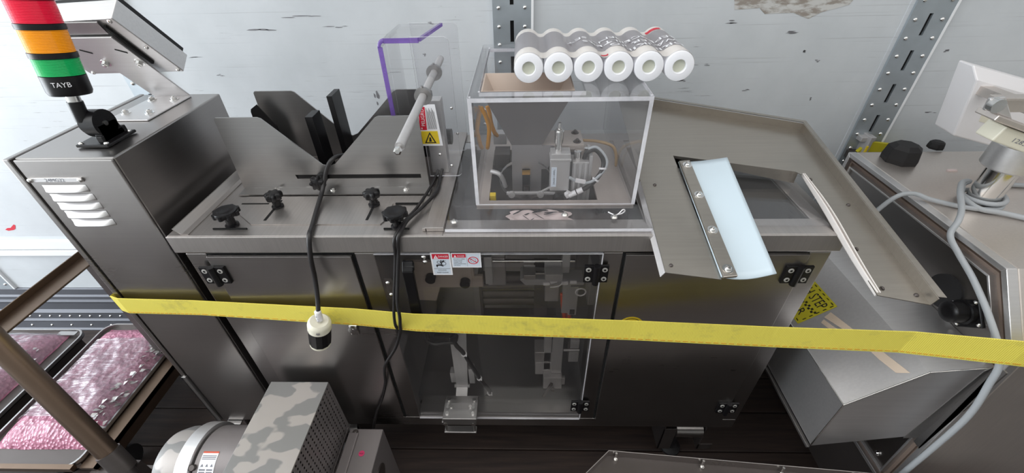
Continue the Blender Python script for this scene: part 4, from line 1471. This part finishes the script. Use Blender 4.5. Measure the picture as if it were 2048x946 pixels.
# ------------------------------------------------------------------ belt drive motor on the floor in front
bd = thing('belt_drive', 'grey electric motor with patchy belt guard and perforated side in front of the machine', 'motor', (-.70, .55, 0))
mb = MB().box(-.707, -.545, .30, .679, .566, .570).box(-.707, -.704, .30, .679, .30, .566).box(-.707, -.548, .676, .679, .33, .566)
mb.build('belt_guard', 'patchy', bd, .0012)
# perforated side: quads around octagonal holes
mb = MB()
xp = -.5462
px_, pz_, hr = .0158, .0150, .0038
ny, nz = 23, 15
for i in range(ny):
    for j in range(nz):
        cy_, cz_ = .672 - px_ * (i + .5), .5655 - pz_ * (j + .5)
        ring = [(xp, cy_ + hr * .75 * math.cos(k * math.pi / 4 + math.pi / 8), cz_ + hr * math.sin(k * math.pi / 4 + math.pi / 8)) for k in range(8)]
        a, b_ = px_ / 2, pz_ / 2
        outer = [(xp, cy_ + a, cz_ + b_ * .41), (xp, cy_ + a * .41, cz_ + b_), (xp, cy_ - a * .41, cz_ + b_), (xp, cy_ - a, cz_ + b_ * .41),
                 (xp, cy_ - a, cz_ - b_ * .41), (xp, cy_ - a * .41, cz_ - b_), (xp, cy_ + a * .41, cz_ - b_), (xp, cy_ + a, cz_ - b_ * .41)]
        mb.add(ring + outer, [(k, (k + 1) % 8, 8 + (k + 1) % 8, 8 + k) for k in range(8)])
        for (c1_, c2_, sy, sz) in ((0, 1, 1, 1), (2, 3, -1, 1), (4, 5, -1, -1), (6, 7, 1, -1)):
            mb.add([outer[c1_], (xp, cy_ + sy * a, cz_ + sz * b_), outer[c2_]], [(0, 1, 2)])
mb.box(xp - .001, xp + .001, .672, .679, .33, .566).box(xp - .001, xp + .001, .30, .672, .33, .3405)
tag(mb.build('perforated_side', 'motor', bd), kind='stuff')
MB().box(-.70, -.55, .34, .66, .34, .50).build('belt_housing', 'dark_steel', bd, .004)
my, mz = .54, .385
body = MB().lathe((-.905, my, mz), X, [(.099, .046), (.099, .20)], 48).build('motor_body', 'motor', bd)
MB().lathe((-.905, my, mz), X, [(.090, .0), (.104, 0), (.108, .002), (.108, .038), (.104, .040), (.097, .040)], 48).build('fan_ring', 'steel_light', bd)
MB().lathe((-.99, my, mz - .004), X, [(.060, 0), (.088, .012), (.098, .04), (.098, .09)], 40).build('fan_cowl', 'patchy', bd)
mb = MB()
a0, a1 = math.radians(98), math.radians(138)


def onm(u, v, r=.0996):
    a = a0 + (a1 - a0) * v
    return (-.846 + .042 * u, my + r * math.cos(a), mz + r * math.sin(a))


mb.sheet(lambda u, v: onm(u, v), 2, 10, None, 0)
mb.sheet(lambda u, v: onm(u, v * .06, .0998), 2, 2, None, 1)
for i in range(3):
    mb.sheet(lambda u, v, i=i: onm(.06 + .88 * u, .14 + .055 * i + .03 * v, .0998), 2, 2, None, 2)
    mb.add([onm(.12 + .30 * i, .52, .0999), onm(.30 + .30 * i, .52, .0999), onm(.21 + .30 * i, .42, .0999)], [(0, 1, 2)], 2)
for i in range(2):
    for k in range(4):
        mb.sheet(lambda u, v, i=i, k=k: onm(.08 + .46 * i + .38 * u, .60 + .09 * k + .05 * v, .0998), 2, 2, None, 2)
mb.build('wiring_label', ['white', 'orange', 'grey_ink'], body)
mb = MB()
for a in (120,):
    mb.lathe((-.858, my + .104 * math.cos(math.radians(a)), mz + .104 * math.sin(math.radians(a))), (0, math.cos(math.radians(a)), math.sin(math.radians(a))), [(.008, -.004), (.007, .004)], 12)
mb.each('cover_screw', 'dark_steel', body)
bk = MB().box(-.532, -.430, .40, .660, .0, .355).box(-.530, -.500, .50, .645, .355, .362).build('base_block', 'motor', bd, .003)
MB().lathe((-.474, .585, .3555), Z, [(.0085, 0), (.0085, .0008)], 20, 0).text('INSP', (-.4795, .5825, .3566), X, Y, .004, 1, .011).build('round_sticker', ['pink_sticker', 'ink'], bk)
mb = MB()
hexbolt(mb, (-.512, .648, .355), Z, .006, .006)
mb.lathe((-.4305, .56, .27), X, [(.035, 0), (.035, .004)], 24)
mb.each('bolt', 'dark_steel', bk)
MB().box(-.98, -.52, .40, .66, .0, .14).box(-.90, -.70, .46, .62, .14, .30).build('motor_base', 'dark_steel', bd, .004)
MB().box(-.985, -.93, .655, .70, .285, .292).build('foot_tab', 'alu', bd, .001) if False else None

# ------------------------------------------------------------------ steel tray standing lower right
lt = thing('shallow_pan', 'dark shallow steel pan with clips along its rim at lower right', 'pan', (.6, .35, 0))
zt = .45
oc = [(.226, .557), (1.25, .478), (1.20, .05), (.02, .05), (.02, .38)]
MB().prism([(x, y, zt - .032) for x, y in oc], (0, 0, .003)).build('pan_floor', 'dark_steel', lt)
mb = MB()
for i in (0, 3, 4):
    a, b_ = V((*oc[i], zt - .03)), V((*oc[(i + 1) % 5], zt - .03))
    s_ = (b_ - a).normalized().cross(Z)
    mb.prism([a, b_, b_ + Z * .03, a + Z * .03], -s_ * -.002)
mb.build('rim', 'steel_front', lt, .0006)
mb = MB()
ex = (V((1.25, .478, 0)) - V((.226, .557, 0))).normalized()
ey = ex.cross(Z)
for d in (.020, .245, .445, .63):
    q = V((.226, .557, zt)) + ex * d + ey * .006
    mb.cyl(q + Z * -.002, q + ey * .004 + Z * -.030, .0032, seg=8)
    mb.lathe(q + ey * .006 - Z * .030, Z, [(.006, 0), (.005, .008)], 10)
mb.tube([(.16, .485, zt - .026), (.175, .49, zt - .02), (.185, .50, zt - .026)], .003, 6)
mb.each('rim_clip', 'chrome', lt)
mb = MB()
for x, y in ((.25, .50), (1.12, .44), (.12, .12), (1.12, .12)):
    mb.box(x - .015, x + .015, y - .015, y + .015, 0, zt - .032)
mb.each('leg', 'dark_steel', lt)


# ------------------------------------------------------------------ trolleys with wrapped bundles at the left
def round_rect(x0, x1, y0, y1, r, n=5):
    pts = []
    for cx, cy_, a in ((x1 - r, y0 + r, -90), (x1 - r, y1 - r, 0), (x0 + r, y1 - r, 90), (x0 + r, y0 + r, 180)):
        for k in range(n + 1):
            g = math.radians(a + 90 * k / n)
            pts.append((cx + r * math.cos(g), cy_ + r * math.sin(g)))
    return pts


def trolley(x0, x1, y0, y1, z, label, wide_rim):
    t = thing('tray_trolley', label, 'trolley', ((x0 + x1) / 2, (y0 + y1) / 2, 0), 'tray trolleys at the left')
    pts = round_rect(x0, x1, y0, y1, .045)
    MB().prism([(x, y, z) for x, y in pts], (0, 0, .003)).build('tray', 'dark_steel', t)
    mb = MB()
    inn = round_rect(x0 + .006, x1 - .006, y0 + .006, y1 - .006, .04)
    n = len(pts)
    vs = [(x, y, z + .016) for x, y in pts] + [(x, y, z + .016) for x, y in inn] + [(x, y, z) for x, y in pts] + [(x, y, z + .003) for x, y in inn]
    fs = []
    for i in range(n):
        j = (i + 1) % n
        fs += [(i, j, n + j, n + i), (2 * n + i, 2 * n + j, j, i), (n + i, n + j, 3 * n + j, 3 * n + i)]
    mb.add(vs, fs)
    mb.build('rim', 'steel', t)
    mb = MB().box(x0 + .06, x1 - .02, y0 + .03, y1 - .03, z - .05, z)
    if wide_rim:
        mb.box(x1, x1 + .055, y0 + .01, y1, z - .012, z - .002).box(x1 + .045, x1 + .055, y0 + .01, y1, z - .05, z - .002)
        mb.box(x0 + .05, x1 - .005, y0 - .003, y0 + .012, z, z + .018)
    mb.build('under_frame', 'bronze_tube' if wide_rim else 'dark_steel', t)
    mb = MB()
    for x in (x0 + .09, x1 - .05):
        for y in (y0 + .13, y1 - .07):
            mb.cyl((x - .012, y, .05), (x + .012, y, .05), .05, seg=18)
            mb.box(x - .02, x + .02, y - .015, y + .015, .09, z - .05)
    mb.each('castor', 'rubber', t)
    return t


ta = trolley(-1.74, -1.390, .572, 1.15, .25, 'grey steel trolley holding the film-wrapped pink bundle beside the cabinet', True)
tb = trolley(-2.20, -1.80, .62, 1.12, .25, 'grey steel trolley at the far left edge with a rounded tray corner', False)
MB().prism([(x, y, .2662) for x, y in round_rect(-1.90, -1.825, 1.085, 1.105, .004)], (0, 0, .004)).build('hand_slot', 'steel', tb)
# bent tube handle of the near trolley and its flat bar
a, b_ = V((-1.44, .728, .925)), V((-1.19, .558, .327))
d = (b_ - a).normalized()
MB().cyl(a, b_ - d * .05, .0265, seg=24).build('handle_tube', 'bronze_tube', ta)
MB().cyl(b_ - d * .055, b_ + d * .02, .030, seg=24).cyl(b_ + d * .02, b_ + d * .045, .020, seg=16).build('socket', 'dark_steel', ta, .002)
MB().box(-1.43, -1.372, .45, 1.30, .735, .741).box(-1.434, -1.430, .45, 1.30, .735, .760).build('flat_bar', 'bronze_tube', ta, .001)
MB().box(-1.36, -1.17, .545, .60, .20, .232).box(-1.215, -1.165, .53, .585, 0, .30).box(-1.42, -1.36, 1.0, 1.05, .20, .74).each('handle_post', 'dark_steel', ta)


def bundle(name, label, x0, x1, y0, y1, z0, seed, ends):
    b0 = thing(name, label, 'bundle', ((x0 + x1) / 2, (y0 + y1) / 2, z0), 'wrapped bundles on the trolleys')

    def h(u, v, add=0.0):
        e = (1 - abs(2 * u - 1) ** 5) * (1 - abs(2 * v - 1) ** 7)
        waist = 1.0
        if ends:
            waist = .70 + .30 * min(1, abs(v - .5) * 2.4) ** 3
        x = x0 + (x1 - x0) * u
        y = y0 + (y1 - y0) * v
        nz_ = noise.noise(V((x * 14, y * 14, seed))) * .5 + noise.noise(V((x * 45, y * 45, seed + 3))) * .22
        return e, waist, x, y, nz_

    def pink(u, v):
        e, wst, x, y, nz_ = h(u, v)
        return (x + .010 * nz_, y + .006 * nz_, z0 + .0008 + max(0, e) * (.058 * wst + .018 * nz_))

    tag(MB().sheet(pink, 60, 90).build('bubble_wrap', 'bubble', b0), 'pink bubble wrap')

    def filmf(u, v):
        v2 = .17 + .66 * v if ends else v
        e, wst, x, y, nz_ = h(u, v2)
        ridge = .004 * abs(noise.noise(V((x * 6 + y * 9, y * 60, seed + 9))))
        return (x + .006 * nz_, y, z0 + .002 + max(0, e) * (.060 * wst + .020 * nz_) + .004 + ridge)

    tag(MB().sheet(filmf, 70, 110).build('stretch_film', 'film', b0), 'clear stretch film')
    mb = MB()
    r2 = random.Random(seed)
    for k in range(90):
        v = r2.uniform(.08, .80)
        u = r2.uniform(.86, .985) if ends else r2.uniform(.55, .98)
        x, y = x0 + (x1 - x0) * u, y0 + (y1 - y0) * v
        s_ = r2.uniform(.006, .014)
        z = z0 + .010 + .045 * (1 - abs(2 * u - 1) ** 5)
        nrm_ = V((r2.uniform(-1, 1), r2.uniform(-1, 1), 1.3)).normalized()
        t1_ = nrm_.orthogonal().normalized()
        t2_ = nrm_.cross(t1_)
        c = V((x, y, z))
        mb.add([c + t1_ * s_, c + t2_ * s_ * .7, c - t1_ * s_ * .8, c - t2_ * s_ * .6 + nrm_ * s_ * .5], [(0, 1, 2), (0, 2, 3)])
    tag(tag(mb.build('foil_crinkle', 'alu', b0), 'crumpled silvery foil edge'), kind='stuff')
    return b0


bundle('wrapped_bundle', 'pink bubble wrap bundle banded with clear film on the nearer trolley', -1.715, -1.395, .635, 1.125, .253, 4, True)
bundle('wrapped_bundle', 'pink bubble wrap bundle on the trolley cut by the left edge', -2.17, -1.86, .64, 1.10, .253, 11, False)
# base of the far wall bay seen between the trolleys
# ------------------------------------------------------------------ console at the right
cn = thing('console', 'large stainless console with gasketed side, load post and chute at right', 'console', (1.3, .9, 0))
pf = [(1.211, .993), (.675, .993), (.552, .850), (.527, .30), (1.211, .30)]


def inset(poly, d):
    n = len(poly)
    area_ = sum(poly[i][0] * poly[(i + 1) % n][1] - poly[(i + 1) % n][0] * poly[i][1] for i in range(n))
    sg = 1 if area_ > 0 else -1
    out = []
    for i in range(n):
        p, q, r = V(poly[i - 1]), V(poly[i]), V(poly[(i + 1) % n])
        e1, e2 = (q - p).normalized(), (r - q).normalized()
        n1, n2 = V((-e1.y, e1.x)) * sg, V((-e2.y, e2.x)) * sg
        b_ = (n1 + n2).normalized()
        out.append(q + b_ * (d / max(.3, b_.dot(n1))))
    return [(p.x, p.y) for p in out]


def ringprism(mb, A, B, x0, x1, m=0):
    n = len(A)
    for i in range(n):
        j = (i + 1) % n
        mb.prism([(x0, *A[i]), (x0, *A[j]), (x0, *B[j]), (x0, *B[i])], (x1 - x0, 0, 0), m)


MB().prism([(1.022, y, z) for y, z in pf], (.80, 0, 0)).build('body', 'steel_warm', cn, .003)
mb = MB()
ringprism(mb, pf, inset(pf, .012), 1.0, 1.022)
mb.build('rim', 'steel_light', cn, .0012)
mb = MB()
ringprism(mb, inset(pf, .012), inset(pf, .032), 1.012, 1.022)
mb.build('gasket', 'gasket', cn)
mb = MB()
ringprism(mb, inset(pf, .020), inset(pf, .024), 1.006, 1.012)
mb.build('gasket_bead', 'gasket', cn)
mb = MB()
ringprism(mb, inset(pf, .032), inset(pf, .037), .997, 1.022)
mb.build('inner_lip', 'steel_light', cn, .001)
MB().prism([(1.004, y, z) for y, z in inset(pf, .036)], (.018, 0, 0)).build('side_panel', 'steel_front', cn)
MB().cyl((1.004, .741, .862), (.999, .741, .862), .042, seg=32).build('cable_port', 'rubber', cn)
pl_ = MB().frame((1.0035, .674, .815), -X, V((0, .70, .71)), V((0, -.71, .70)), .004, .062, .062).build('socket_plate', 'black', cn, .002)
MB().lathe((1.0, .676, .862), (-1, 0, 0), [(.028, 0), (.028, .012), (.024, .013), (.024, .040), (.021, .043), (.012, .044)], 24).build('socket', 'black', cn)
mb = MB()
for a in (45, 135, 225, 315):
    domebolt(mb, (.9995, .674 + .034 * math.cos(math.radians(a + 45)), .859 + .034 * math.sin(math.radians(a + 45))), -X, .005)
for y, z in ((.655, .905), (1.17, .90), (.60, .36)):
    domebolt(mb, (1.004, y, z), -X, .008, 0, 14)
mb.each('screw', 'chrome', cn)
mb = MB()
for x, y in ((1.10, .60), (1.75, .60), (1.10, 1.15), (1.75, 1.15)):
    mb.box(x - .03, x + .03, y - .03, y + .03, 0, .30)
mb.each('leg', 'steel_front', cn)
MB().box(1.02, 1.03, .56, 1.20, .05, .30).build('skirt', 'dark_steel', cn)
# chute
cp = [(.751, .664), (.876, .793), (1.003, .811), (1.003, .530), (.751, .470)]
ch = MB()
y0, y1, t = .564, 1.02, .002
ch.prism([(cp[0][0], y0, cp[0][1]), (cp[1][0], y0, cp[1][1]), (cp[1][0], y1, cp[1][1]), (cp[0][0], y1, cp[0][1])], V((.0014, 0, -.0014)))
ch.prism([(cp[1][0], y0, cp[1][1]), (cp[2][0], y0, cp[2][1]), (cp[2][0], y1, cp[2][1]), (cp[1][0], y1, cp[1][1])], V((0, 0, -.002)))
ch.prism([(x, y0, z) for x, z in cp], (0, .002, 0))
ch.prism([(x, y1, z) for x, z in cp], (0, .002, 0))
ch.prism([(.751, y0, .664), (.751, y1, .664), (.751, y1, .470), (.751, y0, .470)], (.002, 0, 0))
cho = ch.build('chute', 'steel_light', cn)
mb = MB()
for a, b_ in (((.751, y0, .664), (.751, y1, .664)), ((.751, y0, .664), (.876, y0, .793)), ((.876, y0, .793), (1.003, y0, .811)), ((.751, y0, .664), (.751, y0, .470))):
    mb.cyl(a, b_, .0014, seg=8)
mb.build('edge_weld', 'chrome', cho)
MB().prism([(.751, y0, .474), (.751, y1, .474), (.751, y1, .462), (.751, y0, .462)], (.0015, 0, 0)).box(.745, .7525, y0, y1, .461, .463).box(.7438, .745, y0, y1, .461, .468).build('hem', 'steel', cho)
MB().prism([(1.003, y0 - .001, .818), (1.003, y0 - .001, .52), (.965, y0 - .001, .515), (.985, y0 - .001, .80)], (0, .0012, 0)).box(1.0, 1.004, y0 - .02, y0, .50, .82).build('flange', 'steel', cho)
# safety sign and tape marks on the sloping top of the chute
sd = (V((.876, 0, .793)) - V((.751, 0, .664))).normalized()
sn = V((-sd.z, 0, sd.x))


def cs(s_, y, off=.0008):
    return V((.751, 0, .664)) + sd * s_ + Y * y + sn * off


# sign axes in chute plane: right-bottom corner (.119,.797), top-right (.112,.882), bottom-left (.018,.802)
c0 = V((.119, .797))
eu, ev = V((-.999, .045)), V((-.05, 1.0))      # along the bottom edge to the left, along the right edge upward


def sg(u, v, off=.0010):
    q = c0 + eu * u + ev * v
    return cs(q.x, q.y, off)


sgn = MB()
SW, SH = .104, .20
sgn.prism([sg(0, 0, .0006), sg(0, SH, .0006), sg(SW, SH, .0006), sg(SW, 0, .0006)], sn * .0006, 0)
for k in range(11):
    v = .008 + .018 * k
    sgn.prism([sg(.004, v), sg(.004, v + .009), sg(.007, v + .010), sg(.007, v + .001)], sn * .0002, 1)
    sgn.prism([sg(SW - .004, v), sg(SW - .004, v + .009), sg(SW - .007, v + .010), sg(SW - .007, v + .001)], sn * .0002, 1)
for k in range(6):
    u = .006 + .018 * k
    if u + .009 < SW:
        sgn.prism([sg(u, .004), sg(u + .009, .004), sg(u + .010, .007), sg(u + .001, .007)], sn * .0002, 1)
rows = 14
for k in range(rows):
    v = .006 + .0135 * k
    for du in (0, 1):
        uu = .049 + .006 * du
        vv = v + .0068 * du
        sgn.prism([sg(uu, vv), sg(uu, vv + .0066), sg(uu + .006, vv + .0066), sg(uu + .006, vv)], sn * .0002, 1)
tu = (sg(0, 0, 0) - sg(0, .1, 0)).normalized()
tv = (sg(0, 0, 0) - sg(.1, 0, 0)).normalized()
sgn.text('WATCH STEP', sg(.040, .012 + .150, .0018), tu, tv, .026, 1, .150)
sgn.text('CUIDAR', sg(.088, .022 + .110, .0018), tu, tv, .022, 1, .110)
sgn.build('safety_sign', ['yellow2', 'ink'], cho)
mb = MB()
mb.prism([cs(.078, .785), cs(.098, .79), cs(.135, .64), cs(.150, .577), cs(.128, .588), cs(.118, .63), cs(.108, .70)], sn * .0003)
mb.prism([cs(.064, .775), cs(.074, .78), cs(.095, .71), cs(.092, .68), cs(.082, .71)], sn * .0003)
mb.build('tape_residue', 'tape', cho)
# load post with collar, arm and display
q = V((1.15, .925, .993))
MB().cyl(q, q + Z * .12, .031, seg=36).build('post', 'chrome', cn)
MB().lathe(q + Z * .100, Z, [(.046, 0), (.050, .004), (.050, .058), (.046, .062)], 44).build('collar', 'steel_light', cn)
e1 = V((.95, 0, -.31)).normalized()
e2 = Y
e3 = V((.31, 0, .95)).normalized()
bm_ = MB().frame((1.012, .872, 1.186), e1, e2, e3, .30, .045, .034).build('load_cell', 'cream', cn, .003)
MB().text('1283', V((1.055, .8715, 1.184)), e1, e3, .009, 0, .035).build('serial_number', 'grey_ink', bm_)
MB().frame((.976, .862, 1.236), e1, e2, e3, .32, .050, .012).build('arm_plate', 'steel_warm', cn, .002)
MB().prism([(.957, .878, 1.277), (.985, .878, 1.280), (1.030, .878, 1.232), (.985, .878, 1.246), (.960, .878, 1.252)], (0, .008, 0)).build('gusset', 'steel_light', cn, .002)
MB().box(.985, 1.30, .886, .912, 1.268, 1.274).box(.990, 1.30, .906, .912, 1.236, 1.268).build('upper_arm', 'steel_warm', cn, .001)
MB().cyl((.970, .880, 1.265), (.970, .866, 1.265), .014, seg=24).build('pivot_bolt', 'chrome', cn, .003)
# white display housing
th = math.radians(14)
d1, d3 = V((math.cos(th), -.06, -math.sin(th))).normalized(), V((math.sin(th) * -1, -.0, math.cos(th)))
d3 = V((-.21, .0, .978))
d2 = d3.cross(d1).normalized()
o0 = V((1.144, 1.08, 1.103))
prof2 = [(0, 0), (0, .150), (.028, .178), (.075, .178), (.075, 0)]
mb = MB()
mb.prism([o0 + d2 * a + d3 * b_ for a, b_ in prof2], d1 * .30)
mb.build('display_housing', 'white_plastic', cn, .004)
MB().frame(o0 + d1 * .05 + d3 * .055 - d2 * .001, d1, d2, d3, .06, .002, .06).build('housing_label', 'cream', cn)
MB().box(1.13, 1.16, .912, 1.09, 1.215, 1.235).build('housing_bracket', 'steel_warm', cn)


def bumper(x, y, r, h, label):
    o = MB().lathe((x, y, .993), Z, [(r, 0), (r * 1.02, h * .25), (r * .92, h * .8), (r * .6, h)], 7, smooth=False).build('rubber_bumper', 'rubber', None, .003)
    return tag(o, label, 'bumper', 'rubber bumpers on the console')


bumper(1.11, 1.155, .046, .052, 'large black faceted rubber bumper on top of the right console')
bumper(1.275, 1.235, .022, .022, 'small black rubber bumper near the back edge of the right console')
tag(MB().box(1.20, 1.225, 1.085, 1.093, .993, .996).build('plastic_chip', 'paper'), 'small pale chip lying on the console top', 'scrap')
wd_ = thing('wall_bracket', 'small grey latch bracket with yellow plastic wedge behind the right console corner', 'bracket', (1.16, 1.35, .92))
MB().prism([(1.14, 1.345, .925), (1.31, 1.345, .925), (1.30, 1.345, .945), (1.165, 1.345, .962)], (0, .012, 0)).build('yellow_wedge', 'yellow2', wd_)
MB().box(1.150, 1.162, 1.33, 1.372, .905, .985).box(1.132, 1.180, 1.345, 1.372, .962, .978).build('latch', 'alu', wd_, .002)
MB().box(1.146, 1.152, 1.325, 1.33, .91, .955).build('yellow_pin', 'yellow', wd_)
MB().box(1.12, 1.34, 1.212, 1.372, .900, .924).build('support_shelf', 'dark_steel', wd_)

gc = thing('grey_cable', 'grey sheathed cable looped round the console post and hanging down its side', 'cable', (1.1, .9, .993))
def coil(a0, a1, z0, z1, r=.040):
    n = int(abs(a1 - a0) / 30) + 1
    return [(1.15 + r * math.cos(math.radians(a0 + (a1 - a0) * k / n)), .925 + r * math.sin(math.radians(a0 + (a1 - a0) * k / n)), z0 + (z1 - z0) * k / n) for k in range(n + 1)]


lp = [(.93, .965, .90), (.965, .958, .985), (1.0, .952, 1.004), (1.03, .930, 1.0005), (1.07, .902, 1.0), (1.11, .886, 1.0)] + coil(-90, 440, .999, 1.020) + [(1.21, .985, 1.004), (1.28, 1.0, 1.0), (1.5, .97, 1.0)]
MB().tube(lp, .0058, 10).build('cable', 'grey_cable', gc)
lp = [(1.40, .74, 1.0), (1.25, .80, 1.0), (1.19, .845, 1.0), (1.15, .868, 1.001), (1.112, .885, 1.002), (1.098, .925, 1.012)] + coil(150, 100, 1.022, 1.028, .046) + [(1.115, .960, 1.031), (1.075, .915, 1.029), (1.035, .855, 1.022), (1.006, .82, 1.012), (.988, .80, .985), (.984, .755, .965), (.982, .696, .942), (.980, .62, .90), (.972, .553, .855), (.975, .535, .79), (.983, .522, .695), (.986, .520, .565), (.986, .520, .42), (.99, .52, .2), (1.0, .50, .01)]
MB().tube(lp, .0064, 10).build('cable', 'grey_cable', gc)
